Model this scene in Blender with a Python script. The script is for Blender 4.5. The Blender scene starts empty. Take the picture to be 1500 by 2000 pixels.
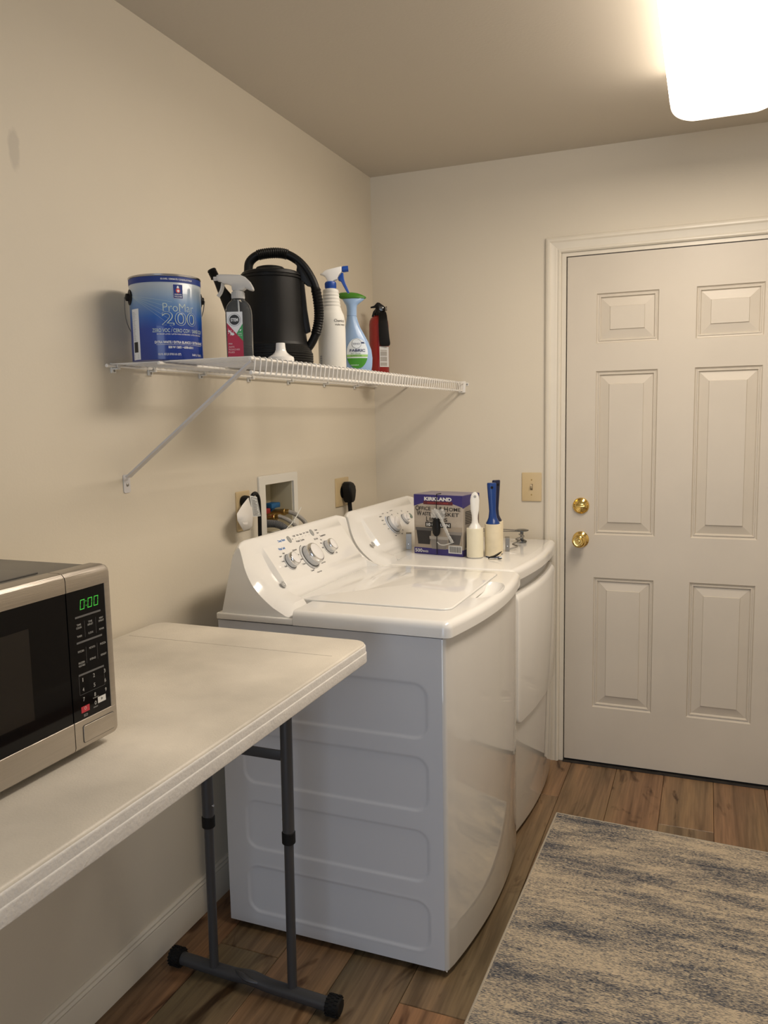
import bpy, bmesh, math, random
from math import sin, cos, pi, sqrt, atan2, radians
from mathutils import Vector, Matrix
random.seed(7)
S = bpy.context.scene
COL = S.collection

# ------------------------------------------------------------------ camera
cam = bpy.data.cameras.new('camera'); co = bpy.data.objects.new('camera', cam); COL.objects.link(co)
R_ = Vector((0.92809433, 0.37186705, -0.01886311)); U_ = Vector((-0.02558436, 0.11422933, 0.99312492)); F_ = Vector((-0.37146515, 0.921231, -0.11552957))
mw = Matrix((R_, U_, -F_)).transposed().to_4x4(); mw.translation = Vector((1.34578, -0.156598, 1.432860))
co.matrix_world = mw
cam.sensor_fit = 'HORIZONTAL'; cam.sensor_width = 36; cam.lens = 36*1570.21/1500; cam.clip_start = .02
S.camera = co
# ------------------------------------------------------------------ world, light, exposure
W = bpy.data.worlds.new('world'); S.world = W; W.use_nodes = True
W.node_tree.nodes['Background'].inputs[0].default_value = (.55, .68, 1, 1)
W.node_tree.nodes['Background'].inputs[1].default_value = .35
S.view_settings.view_transform = 'Standard'; S.view_settings.look = 'None'
S.view_settings.gamma = 1; S.view_settings.use_curve_mapping = False
S.view_settings.exposure = 0.12
LAMP = 21
CAPGLOW = 1.3
# area lamp for cool daylight from behind, in an unseen doorway added for it
al = bpy.data.lights.new('rear_daylight_fill', 'AREA'); al.shape = 'RECTANGLE'; al.size = 1.5; al.size_y = 2.0
al.energy = 25; al.color = (.76, .86, 1.0)
ao = bpy.data.objects.new('rear_daylight_fill', al); COL.objects.link(ao)
ao.location = (1.15, -1.98, 1.06); ao.rotation_euler = (radians(90), 0, 0)   # faces +y

# ------------------------------------------------------------------ materials
def mat(name, col, rough=.5, metal=0., spec=.5, bump=0., bscale=60., var=0., vscale=6., emit=None, trans=0., ior=1.45, coat=0., stretch=None, alpha=1.):
    m = bpy.data.materials.new(name); m.use_nodes = True
    nt = m.node_tree; b = nt.nodes['Principled BSDF']
    b.inputs['Base Color'].default_value = (*col, 1); b.inputs['Roughness'].default_value = rough
    b.inputs['Metallic'].default_value = metal; b.inputs['Specular IOR Level'].default_value = spec
    b.inputs['Transmission Weight'].default_value = trans; b.inputs['IOR'].default_value = ior
    b.inputs['Coat Weight'].default_value = coat; b.inputs['Alpha'].default_value = alpha
    if emit: b.inputs['Emission Color'].default_value = (*emit[0], 1); b.inputs['Emission Strength'].default_value = emit[1]
    tc = nt.nodes.new('ShaderNodeTexCoord'); mp = nt.nodes.new('ShaderNodeMapping'); nt.links.new(tc.outputs['Object'], mp.inputs[0])
    if stretch: mp.inputs['Scale'].default_value = stretch
    if var > 0:
        n = nt.nodes.new('ShaderNodeTexNoise'); n.inputs['Scale'].default_value = vscale; n.inputs['Detail'].default_value = 6
        nt.links.new(mp.outputs[0], n.inputs['Vector'])
        r = nt.nodes.new('ShaderNodeValToRGB'); r.color_ramp.elements[0].position = .3; r.color_ramp.elements[1].position = .7
        r.color_ramp.elements[0].color = (*[c*(1-var) for c in col], 1); r.color_ramp.elements[1].color = (*[min(1, c*(1+var*.5)) for c in col], 1)
        nt.links.new(n.outputs['Fac'], r.inputs[0]); nt.links.new(r.outputs[0], b.inputs['Base Color'])
    if bump > 0:
        n = nt.nodes.new('ShaderNodeTexNoise'); n.inputs['Scale'].default_value = bscale; n.inputs['Detail'].default_value = 4
        nt.links.new(mp.outputs[0], n.inputs['Vector'])
        k = nt.nodes.new('ShaderNodeBump'); k.inputs['Strength'].default_value = bump; k.inputs['Distance'].default_value = .002
        nt.links.new(n.outputs['Fac'], k.inputs['Height']); nt.links.new(k.outputs[0], b.inputs['Normal'])
    return m
def N(m, t, **kw):
    n = m.node_tree.nodes.new(t)
    for k, v in kw.items(): setattr(n, k, v)
    return n
def ramp(m, stops):
    r = N(m, 'ShaderNodeValToRGB'); e = r.color_ramp.elements
    e[0].position, e[0].color = stops[0][0], (*stops[0][1], 1); e[1].position, e[1].color = stops[-1][0], (*stops[-1][1], 1)
    for p, c in stops[1:-1]:
        x = e.new(p); x.color = (*c, 1)
    return r

WALLC = (.68, .622, .515)
m_wall = mat('wall_paint', WALLC, .55, bump=.12, bscale=160, var=.03, vscale=1.3, spec=.35)
m_wallL = mat('wall_paint_left', WALLC, .5, bump=.12, bscale=160, var=.03, vscale=1.3, spec=.35)
m_ceil = mat('ceiling_paint', (.575, .525, .445), .6, bump=.2, bscale=120, spec=.3)
m_trim = mat('trim_paint', (.70, .65, .55), .35, bump=.05, bscale=60, var=.03, vscale=8)
m_door = mat('door_paint', (.60, .545, .46), .42, bump=.05, bscale=220, var=.05, vscale=3)
m_white = mat('white_enamel', (.62, .60, .565), .08, coat=.6)
m_whitep = mat('white_gloss_plastic', (.83, .82, .79), .13, coat=.3)
m_lid = mat('white_lid_enamel', (.83, .82, .79), .05, coat=.5)
m_cab = mat('white_cabinet_steel', (.60, .61, .635), .33, bump=.03, bscale=500)
m_seam = mat('dark_seam', (.07, .07, .07), .7)
m_grey = mat('grey_plastic', (.33, .34, .33), .4)
m_lgrey = mat('light_grey_plastic', (.60, .61, .62), .35)
m_knobw = mat('knob_white', (.80, .79, .78), .3)
m_chrome = mat('chrome', (.75, .75, .75), .12, 1.)
m_ink = mat('ink_dark', (.10, .10, .11), .6); m_inkb = mat('ink_blue', (.05, .20, .55), .6)
m_black = mat('black_plastic', (.008, .008, .008), .42, spec=.22, bump=.05, bscale=300)
m_blackg = mat('black_glass', (.003, .003, .004), .05, spec=.25)
m_steel = mat('brushed_steel', (.46, .42, .37), .34, .9, bump=.15, bscale=40, stretch=(1, .5, 30), var=.06)
m_case = mat('grey_painted_case', (.13, .125, .115), .35, .4)
m_table = mat('table_plastic', (.74, .69, .60), .42, bump=.25, bscale=300, var=.28, vscale=3.6)
m_tedge = mat('table_edge_plastic', (.72, .70, .67), .45, bump=.6, bscale=170, var=.06, vscale=30)
m_leg = mat('grey_powder_coat', (.065, .066, .07), .38, .3)
m_rub = mat('black_rubber', (.008, .008, .008), .6, spec=.25)
m_wire = mat('white_coated_wire', (.80, .78, .74), .3)
m_brace = mat('white_steel_brace', (.62, .61, .62), .4)
m_brass = mat('polished_brass', (.80, .58, .20), .12, 1.)
m_almond = mat('almond_plastic', (.60, .47, .27), .35)
m_metal = mat('galvanised_metal', (.30, .29, .27), .35, .9)
m_dmetal = mat('blackened_chrome', (.18, .19, .20), .2, 1.)

# ------------------------------------------------------------------ mesh helpers
class M:
    def __init__(s): s.v = []; s.f = []; s.m = []
    def add(s, v, f, mi=0):
        o = len(s.v); s.v += [tuple(x) for x in v]; s.f += [tuple(i+o for i in q) for q in f]; s.m += [mi]*len(f); return s
    def box(s, a, b, mi=0):
        x0, y0, z0 = a; x1, y1, z1 = b
        v = [(x0,y0,z0),(x1,y0,z0),(x1,y1,z0),(x0,y1,z0),(x0,y0,z1),(x1,y0,z1),(x1,y1,z1),(x0,y1,z1)]
        return s.add(v, [(3,2,1,0),(4,5,6,7),(0,1,5,4),(1,2,6,5),(2,3,7,6),(3,0,4,7)], mi)
    def loft(s, rings, closed=True, caps=True, mi=0):
        n = len(rings[0]); v = [p for r in rings for p in r]; f = []
        for i in range(len(rings)-1):
            for j in range(n if closed else n-1):
                k = (j+1) % n
                f.append((i*n+j, i*n+k, (i+1)*n+k, (i+1)*n+j))
        if caps and closed:
            f.append(tuple(reversed(range(n)))); f.append(tuple(range((len(rings)-1)*n, len(rings)*n)))
        return s.add(v, f, mi)
    def tube(s, path, r, n=10, caps=True, mi=0, flat=None):
        P = [Vector(p) for p in path]; rr = r if isinstance(r, (list, tuple)) else [r]*len(P)
        T = []
        for i in range(len(P)):
            a = P[max(i-1, 0)]; b = P[min(i+1, len(P)-1)]; T.append((b-a).normalized())
        up = Vector((0,0,1)) if abs(T[0].z) < .9 else Vector((1,0,0))
        nn = (up - T[0]*up.dot(T[0])).normalized(); rings = []
        for i in range(len(P)):
            nn = (nn - T[i]*nn.dot(T[i])).normalized(); bb = T[i].cross(nn)
            fl = flat or (1, 1)
            rings.append([P[i]+nn*cos(2*pi*k/n)*rr[i]*fl[0]+bb*sin(2*pi*k/n)*rr[i]*fl[1] for k in range(n)])
        return s.loft(rings, True, caps, mi)
    def lathe(s, prof, c=(0,0,0), n=32, axis='z', sx=1, sy=1, frame=None, mi=0, caps=True):
        # prof [(r,h)], frame=(u,v,w) axes, h runs along w
        if frame is None: frame = (Vector((1,0,0)), Vector((0,1,0)), Vector((0,0,1)))
        u, v, w = frame; c = Vector(c)
        rings = [[c+u*cos(2*pi*k/n)*r*sx+v*sin(2*pi*k/n)*r*sy+w*h for k in range(n)] for r, h in prof]
        return s.loft(rings, True, caps, mi)
    def prism(s, pts, f0, f1, mi=0):
        # pts 2d; f0,f1 map (u,v)->3d for both ends
        return s.loft([[f0(*p) for p in pts], [f1(*p) for p in pts]], True, True, mi)

def rrect(x0, x1, y0, y1, r, n=6):
    rs = r if isinstance(r, (list, tuple)) else [r]*4; out = []
    for (cx, cy, a0, q) in ((x1-rs[0], y0+rs[0], -90, rs[0]), (x1-rs[1], y1-rs[1], 0, rs[1]), (x0+rs[2], y1-rs[2], 90, rs[2]), (x0+rs[3], y0+rs[3], 180, rs[3])):
        for i in range(n+1):
            a = radians(a0+90*i/n); out.append((cx+q*cos(a), cy+q*sin(a)))
    return out
def rslab(Mx, pts, z0, z1, r=.01, r0=0., nr=4, f=None, mi=0):
    """slab with rounded top (and bottom) edges; pts ccw 2d outline; f maps (a,b,h)->3d"""
    f = f or (lambda a, b, h: (a, b, h))
    P = [Vector((p[0], p[1])) for p in pts]; n = len(P); nor = []
    for i in range(n):
        d = (P[(i+1) % n]-P[i-1]); d = d.normalized() if d.length > 1e-9 else Vector((1, 0)); nor.append(Vector((d.y, -d.x)))
    rings = []
    def ring(ins, h): rings.append([f(*(P[i]-nor[i]*ins), h) for i in range(n)])
    if r0 > 0:
        for k in range(nr+1):
            a = pi/2*k/nr; ring(r0*(1-sin(a)), z0+r0*(1-cos(a)))
    else: ring(0, z0)
    for k in range(nr+1):
        a = pi/2*k/nr; ring(r*(1-cos(a)), z1-r+r*sin(a))
    return Mx.loft(rings, True, True, mi)
def spline(pts, n=8):
    P = [Vector(p) for p in pts]; out = []
    for i in range(len(P)-1):
        a = P[max(i-1, 0)]; b = P[i]; c = P[i+1]; d = P[min(i+2, len(P)-1)]
        for k in range(n):
            t = k/n; out.append(.5*((2*b)+(c-a)*t+(2*a-5*b+4*c-d)*t*t+(3*b-a-3*c+d)*t**3))
    out.append(P[-1]); return out

def wl(o):
    v = Vector((0,0,0))
    while o: v += Vector(o.location); o = o.parent
    return v
def thing(name, label, cat, loc, group=None, kind=None):
    o = bpy.data.objects.new(name, None); COL.objects.link(o); o.location = loc; o.empty_display_size = .05
    if label: o['label'] = label
    if cat: o['category'] = cat
    if group: o['group'] = group
    if kind: o['kind'] = kind
    return o
def obj(name, Mx, mats, parent=None, smooth=True, angle=35, label=None, origin=None, bevel=None):
    me = bpy.data.meshes.new(name)
    off = wl(parent) if parent else Vector((0,0,0))
    loc = Vector(origin)-off if origin is not None else Vector((0,0,0)); off = off+loc
    me.from_pydata([tuple(Vector(v)-off) for v in Mx.v], [], Mx.f)
    mats = mats if isinstance(mats, (list, tuple)) else [mats]
    for m in mats: me.materials.append(m)
    for i, q in enumerate(me.polygons): q.material_index = Mx.m[i]
    bm = bmesh.new(); bm.from_mesh(me); bmesh.ops.remove_doubles(bm, verts=bm.verts, dist=1e-6)
    bmesh.ops.recalc_face_normals(bm, faces=bm.faces)
    if bevel:
        ed = [e for e in bm.edges if len(e.link_faces) == 2 and e.calc_face_angle(0) > radians(30)]
        bmesh.ops.bevel(bm, geom=ed, offset=bevel, segments=2, profile=.5, affect='EDGES')
    if smooth:
        for fc in bm.faces: fc.smooth = True
        for e in bm.edges:
            if len(e.link_faces) == 2 and e.calc_face_angle(0) > radians(angle): e.smooth = False
    bm.to_mesh(me); bm.free()
    o = bpy.data.objects.new(name, me); COL.objects.link(o); o.location = loc
    if parent: o.parent = parent
    if label: o['label'] = label
    return o
def tag(o, label, cat, group=None):
    o['label'] = label; o['category'] = cat
    if group: o['group'] = group
    return o
def struct(o): o['kind'] = 'structure'; return o
_tc = {}
def text2(s, size=.01, align='CENTER', bold=0., spacing=1., res=4):
    key = (s, align, bold, spacing)
    if key not in _tc:
        cu = bpy.data.curves.new('t', 'FONT'); cu.body = s; cu.size = 1; cu.align_x = align; cu.align_y = 'CENTER'; cu.resolution_u = res
        cu.offset = bold; cu.space_character = spacing; cu.fill_mode = 'FRONT'
        o = bpy.data.objects.new('t', cu); COL.objects.link(o); dg = bpy.context.evaluated_depsgraph_get(); dg.update()
        me = bpy.data.meshes.new_from_object(o.evaluated_get(dg))
        _tc[key] = ([(v.co.x, v.co.y) for v in me.vertices], [tuple(p.vertices) for p in me.polygons])
        bpy.data.objects.remove(o); bpy.data.curves.remove(cu); bpy.data.meshes.remove(me)
    v, f = _tc[key]
    return [(a*size, b*size) for a, b in v], f
def textw(s, f, u0, v0, width, height=None, align='CENTER', bold=.0, mi=0, Mx=None, rot=0.):
    """text scaled to given width; f maps (u,v)->3d"""
    v, fc = text2(s, 1, align, bold)
    if not v: return Mx
    xs = [p[0] for p in v]; ys = [p[1] for p in v]; w = max(xs)-min(xs); h = max(ys)-min(ys)
    sx = width/w; sy = sx if height is None else height/h
    cx = {'CENTER': (max(xs)+min(xs))/2, 'LEFT': min(xs)}[align]; cy = (max(ys)+min(ys))/2
    Mx = Mx or M(); q = []
    for p in v:
        a, b = (p[0]-cx)*sx, (p[1]-cy)*sy
        q.append(f(u0+a*cos(rot)-b*sin(rot), v0+a*sin(rot)+b*cos(rot)))
    Mx.add(q, fc, mi); return Mx
def patch(Mx, f, u0, u1, v0, v1, nu=1, nv=1, mi=0):
    v = [f(u0+(u1-u0)*i/nu, v0+(v1-v0)*j/nv) for j in range(nv+1) for i in range(nu+1)]
    return Mx.add(v, [(j*(nu+1)+i, j*(nu+1)+i+1, (j+1)*(nu+1)+i+1, (j+1)*(nu+1)+i) for j in range(nv) for i in range(nu)], mi)
def plane(o, u, v, lift=.0004):
    o = Vector(o); u = Vector(u).normalized(); v = Vector(v).normalized(); n = u.cross(v)
    return lambda a, b, h=0.: o+u*a+v*b+n*(lift+h)
def disc(Mx, f, cu, cv, r, n=20, mi=0, ry=None):
    ry = ry or r
    return Mx.add([f(cu+r*cos(2*pi*k/n), cv+ry*sin(2*pi*k/n)) for k in range(n)], [tuple(range(n))], mi)
def ringf(Mx, f, cu, cv, r0, r1, a0=0, a1=360, n=24, mi=0):
    v = []
    for k in range(n+1):
        a = radians(a0+(a1-a0)*k/n); v += [f(cu+r0*cos(a), cv+r0*sin(a)), f(cu+r1*cos(a), cv+r1*sin(a))]
    return Mx.add(v, [(2*k, 2*k+1, 2*k+3, 2*k+2) for k in range(n)], mi)

# ================================================================== ROOM
H = 2.44; D = 3.097; XR = 2.6; YF = -2.0
# left wall, with the opening of the washer outlet box
HY0, HY1, HZ0, HZ1 = 2.128, 2.325, 1.062, 1.226
w = M(); t = -.14
for a, b in (((t, YF, 0), (0, HY0, H)), ((t, HY1, 0), (0, D, H)), ((t, HY0, 0), (0, HY1, HZ0)), ((t, HY0, HZ1), (0, HY1, H))): w.box(a, b)
nt = m_wallL.node_tree
def stain(m, cy, cz, ry, rz, amt):
    nt = m.node_tree; b = nt.nodes['Principled BSDF']; src = b.inputs['Base Color'].links[0].from_socket
    tc = N(m, 'ShaderNodeTexCoord'); mp = N(m, 'ShaderNodeMapping'); mp.inputs['Location'].default_value = (0, -cy/ry, -cz/rz); mp.inputs['Scale'].default_value = (0, 1/ry, 1/rz)
    nt.links.new(tc.outputs['Object'], mp.inputs[0])
    ln = N(m, 'ShaderNodeVectorMath', operation='LENGTH'); nt.links.new(mp.outputs[0], ln.inputs[0])
    no = N(m, 'ShaderNodeTexNoise'); no.inputs['Scale'].default_value = 30; nt.links.new(tc.outputs['Object'], no.inputs['Vector'])
    ad = N(m, 'ShaderNodeMath', operation='MULTIPLY_ADD'); nt.links.new(no.outputs['Fac'], ad.inputs[0]); ad.inputs[1].default_value = 1.2; nt.links.new(ln.outputs['Value'], ad.inputs[2])
    r = ramp(m, [(0.75, (amt,)*3), (1.0, (0, 0, 0))]); sc = N(m, 'ShaderNodeMath', operation='MULTIPLY'); sc.inputs[1].default_value = .5
    nt.links.new(ad.outputs[0], sc.inputs[0]); nt.links.new(sc.outputs[0], r.inputs[0])
    mx = N(m, 'ShaderNodeMix', data_type='RGBA'); nt.links.new(r.outputs[0], mx.inputs['Factor']); nt.links.new(src, mx.inputs['A']); mx.inputs['B'].default_value = (.36, .33, .29, 1)
    nt.links.new(mx.outputs['Result'], b.inputs['Base Color'])
stain(m_wallL, 1.175, 2.0, .012, .035, .35)
struct(obj('wall_left', w, m_wallL, smooth=False))
DX0, DX1, DZ = .8224, .8224+.813, 2.040
w = M(); jx0 = DX0-.022; jx1 = DX1+.022; jz = DZ+.02
for a, b in (((-.14, D, 0), (jx0, D+.14, H)), ((jx1, D, 0), (XR+.14, D+.14, H)), ((jx0, D, jz), (jx1, D+.14, H))): w.box(a, b)
struct(obj('wall_back', w, m_wall, smooth=False))
struct(obj('wall_right', M().box((XR, YF, 0), (XR+.14, D, H)), m_wall, smooth=False))
w = M()
for a, b in (((-.14, YF-.14, 0), (.38, YF, H)), ((1.92, YF-.14, 0), (XR+.14, YF, H)), ((.38, YF-.14, 2.08), (1.92, YF, H))): w.box(a, b)  # doorway opening added in this unseen wall for the rear area lamp
struct(obj('wall_front', w, m_wall, smooth=False))
struct(obj('ceiling', M().box((-.14, YF-.14, H), (XR+.14, D+.14, H+.12)), m_ceil, smooth=False))

# floor: substrate + planks
m_sub = mat('floor_substrate', (.03, .022, .016), .8)
m_pl = mat('vinyl_plank', (.2, .12, .07), .38, spec=.4)
def plank_mat(m):
    nt = m.node_tree; b = nt.nodes['Principled BSDF']
    oi = N(m, 'ShaderNodeObjectInfo'); tc = N(m, 'ShaderNodeTexCoord')
    ml = N(m, 'ShaderNodeMath', operation='MULTIPLY'); ml.inputs[1].default_value = 37.; nt.links.new(oi.outputs['Random'], ml.inputs[0])
    cb = N(m, 'ShaderNodeCombineXYZ'); nt.links.new(ml.outputs[0], cb.inputs[0]); nt.links.new(ml.outputs[0], cb.inputs[1])
    ad = N(m, 'ShaderNodeVectorMath', operation='ADD'); nt.links.new(tc.outputs['Object'], ad.inputs[0]); nt.links.new(cb.outputs[0], ad.inputs[1])
    def noise(scale, st, det, dist=0.):
        mp = N(m, 'ShaderNodeMapping'); mp.inputs['Scale'].default_value = st; nt.links.new(ad.outputs[0], mp.inputs[0])
        n = N(m, 'ShaderNodeTexNoise'); n.inputs['Scale'].default_value = scale; n.inputs['Detail'].default_value = det; n.inputs['Distortion'].default_value = dist
        nt.links.new(mp.outputs[0], n.inputs['Vector']); return n
    g1 = noise(1, (26, 1.6, 1), 6, .6); g2 = noise(1, (150, 5, 1), 4, .2); k1 = noise(1, (9, 3.2, 1), 3, 1.6); v1 = noise(1, (5, 1.0, 1), 2)
    base = ramp(m, [(.0, (.285, .175, .098)), (.3, (.245, .150, .085)), (.55, (.185, .138, .082)), (.75, (.265, .148, .078)), (1., (.20, .162, .105))])
    nt.links.new(oi.outputs['Random'], base.inputs[0])
    def mul(a, b_, fac=1.):
        x = N(m, 'ShaderNodeMix', data_type='RGBA', blend_type='MULTIPLY'); x.inputs['Factor'].default_value = fac
        nt.links.new(a, x.inputs['A']); nt.links.new(b_, x.inputs['B']); return x.outputs['Result']
    r1 = ramp(m, [(.30, (.45, .43, .40)), (.5, (.88, .88, .88)), (.72, (1.2, 1.17, 1.1))]); nt.links.new(g1.outputs['Fac'], r1.inputs[0])
    r2 = ramp(m, [(.3, (.80, .79, .78)), (.65, (1.1, 1.1, 1.1))]); nt.links.new(g2.outputs['Fac'], r2.inputs[0])
    r3 = ramp(m, [(.30, (.30, .23, .17)), (.40, (1, 1, 1))]); nt.links.new(k1.outputs['Fac'], r3.inputs[0])
    r4 = ramp(m, [(.35, (.86, .92, .88)), (.65, (1.1, 1.03, 1.0))]); nt.links.new(v1.outputs['Fac'], r4.inputs[0])
    c = mul(mul(mul(mul(base.outputs[0], r1.outputs[0]), r2.outputs[0]), r3.outputs[0]), r4.outputs[0])
    nt.links.new(c, b.inputs['Base Color'])
    bp = N(m, 'ShaderNodeBump'); bp.inputs['Strength'].default_value = .2; bp.inputs['Distance'].default_value = .001
    nt.links.new(g2.outputs['Fac'], bp.inputs['Height']); nt.links.new(bp.outputs[0], b.inputs['Normal'])
plank_mat(m_pl)
fl = struct(obj('floor', M().box((-.14, YF-.14, -.06), (XR+.14, D+.14, -.0065)), m_sub, smooth=False))
PW = .1815; PX = .129; PL = 1.22
offs = {0: 1.59, 3: 1.548, 6: 2.68, 1: 2.2, 2: .95, 4: 2.35, 5: 1.95, 7: 2.15, 8: 1.5, -1: 2.0}
pk = 0
def plank(x0, x1, y0, y1):
    g = .0006; e = .0016
    m = M(); rings = []
    for z, i in ((-.0065, 0), (-e, 0), (0, e)):
        rings.append([(x0+g+i, y0+g+i, z), (x1-g-i, y0+g+i, z), (x1-g-i, y1-g-i, z), (x0+g+i, y1-g-i, z)])
    m.loft(rings)
    return obj('plank', m, m_pl, fl, smooth=False, origin=((x0+x1)/2, (y0+y1)/2, 0))
for k in range(-1, 15):
    x0 = PX+PW*k; x1 = x0+PW
    if x0 > XR: continue
    x0c = max(x0, -.0); x1c = min(x1, XR)
    y = offs.get(k, random.uniform(0, PL)); y -= PL*math.ceil((y-YF)/PL)
    while y < D+.02:
        a = max(y, YF); b = min(y+PL, D+.02 if (x0c > DX0-.1 and x1c < DX1+.15) else D)
        if b-a > .01: plank(x0c, x1c, a, b)
        y += PL

# baseboards
BP = [(0, 0), (.013, 0), (.013, .082), (.011, .088), (.0125, .093), (.008, .098), (.009, .104), (.004, .110), (0, .110)]
def bb(name, f, a, b):
    return struct(obj(name, M().loft([[f(a, *p) for p in BP], [f(b, *p) for p in BP]]), m_trim, angle=20))
bb('baseboard_left', lambda t, d, z: (d+.0003, t, z+.0005), YF+.001, D-.001)
bb('baseboard_back', lambda t, d, z: (t, D-d-.0003, z+.0005), .02, .738)
bb('baseboard_back_right', lambda t, d, z: (t, D-d-.0003, z+.0005), 1.725, XR-.02).name = 'baseboard_back.001'
bb('baseboard_right', lambda t, d, z: (XR-d-.0003, t, z+.0005), YF+.001, D-.02)

# door casing (trim_1) with jamb and threshold
tr = thing('trim_1', None, None, (DX0, D, 0), kind='structure')
CP = [(0, 0), (0, .011), (.004, .0145), (.010, .0165), (.016, .0165), (.022, .0125), (.030, .0105), (.040, .0100), (.046, .0085), (.050, .0105), (.055, .0105), (.060, .006), (.060, 0)]
cx0, cx1, cz = .7395, DX1+.083, DZ+.083-.004     # outer edges
def cpt(path, w_, d): return None
m = M(); m.loft([[(cx0+a, D-d-.0003, z+ (0 if z < 1 else -a)) for a, d in CP] for z in (.0, cz)])
obj('side_casing', m, m_trim, tr, angle=15)
m = M(); m.loft([[(cx1-a, D-d-.0003, z+(0 if z < 1 else -a)) for a, d in CP] for z in (.0, cz)])
obj('side_casing', m, m_trim, tr, angle=15)
m = M(); m.loft([[(cx0+a if s == 0 else cx1-a, D-d-.0003, cz-a) for a, d in CP] for s in (0, 1)])
obj('head_casing', m, m_trim, tr, angle=15)
m = M(); m.box((jx0+.0005, D+.001, .0), (DX0-.0045, D+.12, jz-.001)).box((DX1+.004, D+.001, 0), (jx1-.0005, D+.12, jz-.001)).box((DX0-.0045, D+.001, DZ+.004), (DX1+.004, D+.12, jz-.0005))
m.box((DX0-.0045, D+.047, .0), (DX0+.012, D+.06, DZ+.004)).box((DX1-.012, D+.047, 0), (DX1+.004, D+.06, DZ+.004))
obj('door_jamb', m, m_trim, tr, smooth=False)
m = M(); m.box((DX0-.0044, D-.012, .0003), (DX1+.0039, D+.10, .0055)).box((DX0-.0044, D+.012, .006), (DX1+.0039, D+.10, .010))
obj('threshold', m, mat('dark_threshold', (.045, .04, .035), .5, .3, var=.4, vscale=30), tr, smooth=False)
m = M(); m.box((DX0-.0040, D+.001, .93), (DX0-.0028, D+.03, .985))
obj('strike_plate', m, m_dmetal, tr, smooth=False)

# door slab
DY = D+.002
dr = thing('door_1', None, None, (DX0, DY, 0), kind='structure')
PC = [(.934, 1.163), (1.294, 1.525)]; PR = [(.246, .784), (.957, 1.600), (1.706, 1.895)]
def panel_rings(x0, x1, z0, z1):
    prof = [(0, 0), (.004, .0065), (.008, .0075), (.010, .0045), (.0135, .0045), (.0175, .0115), (.050, .0045), (.0518, .0008)]
    return [[(x0+i, DY+d, z0+i), (x1-i, DY+d, z0+i), (x1-i, DY+d, z1-i), (x0+i, DY+d, z1-i)] for i, d in prof]
m = M(); xs = sorted([DX0, DX1]+[a for c in PC for a in c]); zs = sorted([.013, DZ]+[a for c in PR for a in c])
for i in range(len(xs)-1):
    for j in range(len(zs)-1):
        if (xs[i], xs[i+1]) in PC and (zs[j], zs[j+1]) in PR: continue
        m.add([(xs[i], DY, zs[j]), (xs[i+1], DY, zs[j]), (xs[i+1], DY, zs[j+1]), (xs[i], DY, zs[j+1])], [(0, 1, 2, 3)])
b0, b1 = DY, DY+.044
m.add([(DX0, b0, .013), (DX1, b0, .013), (DX1, b0, DZ), (DX0, b0, DZ), (DX0, b1, .013), (DX1, b1, .013), (DX1, b1, DZ), (DX0, b1, DZ)], [(0, 1, 5, 4), (1, 2, 6, 5), (2, 3, 7, 6), (3, 0, 4, 7), (4, 5, 6, 7)])
obj('door_slab', m, m_door, dr, smooth=False)
for c in PC:
    for r in PR:
        obj('door_panel', M().loft(panel_rings(*c, *r), True, False).add([panel_rings(*c, *r)[-1][k] for k in range(4)], [(0, 1, 2, 3)]), m_door, dr, smooth=False)
obj('door_sweep', M().box((DX0+.001, DY+.003, .0065), (DX1-.001, DY+.04, .0128)), m_rub, dr, smooth=False)
FY = (Vector((1,0,0)), Vector((0,0,1)), Vector((0,-1,0)))
def kn(prof, z, name, par, n=36, m_=m_brass): return obj(name, M().lathe(prof, (.8825, DY-.0002, z), n, frame=FY), m_, par)
k = kn([(.0325, 0), (.0325, .003), (.030, .006), (.022, .009), (.0135, .013), (.012, .024), (.015, .028), (.0235, .034), (.0275, .042), (.0275, .050), (.0245, .057), (.019, .0605), (.015, .060), (.0135, .0585), (.0085, .0585), (.008, .062), (.005, .063), (.0001, .063)], .936, 'door_knob', dr)
obj('lock_button', M().lathe([(.0045, .063), (.0045, .067), (.0001, .067)], (.8825, DY, .936), 16, frame=FY), m_brass, k)
k = kn([(.0325, 0), (.0325, .005), (.030, .009), (.028, .010), (.026, .0085), (.022, .011), (.0135, .014), (.0001, .015)], 1.072, 'deadbolt', dr)
m = M(); rslab(m, [(a+.8825, b+1.072) for a, b in rrect(-.019, .019, -.005, .005, .0045, 4)], .014, .025, .003, f=lambda a, b, h: (a, DY-h, b)); obj('thumb_turn', m, m_brass, k)

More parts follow.
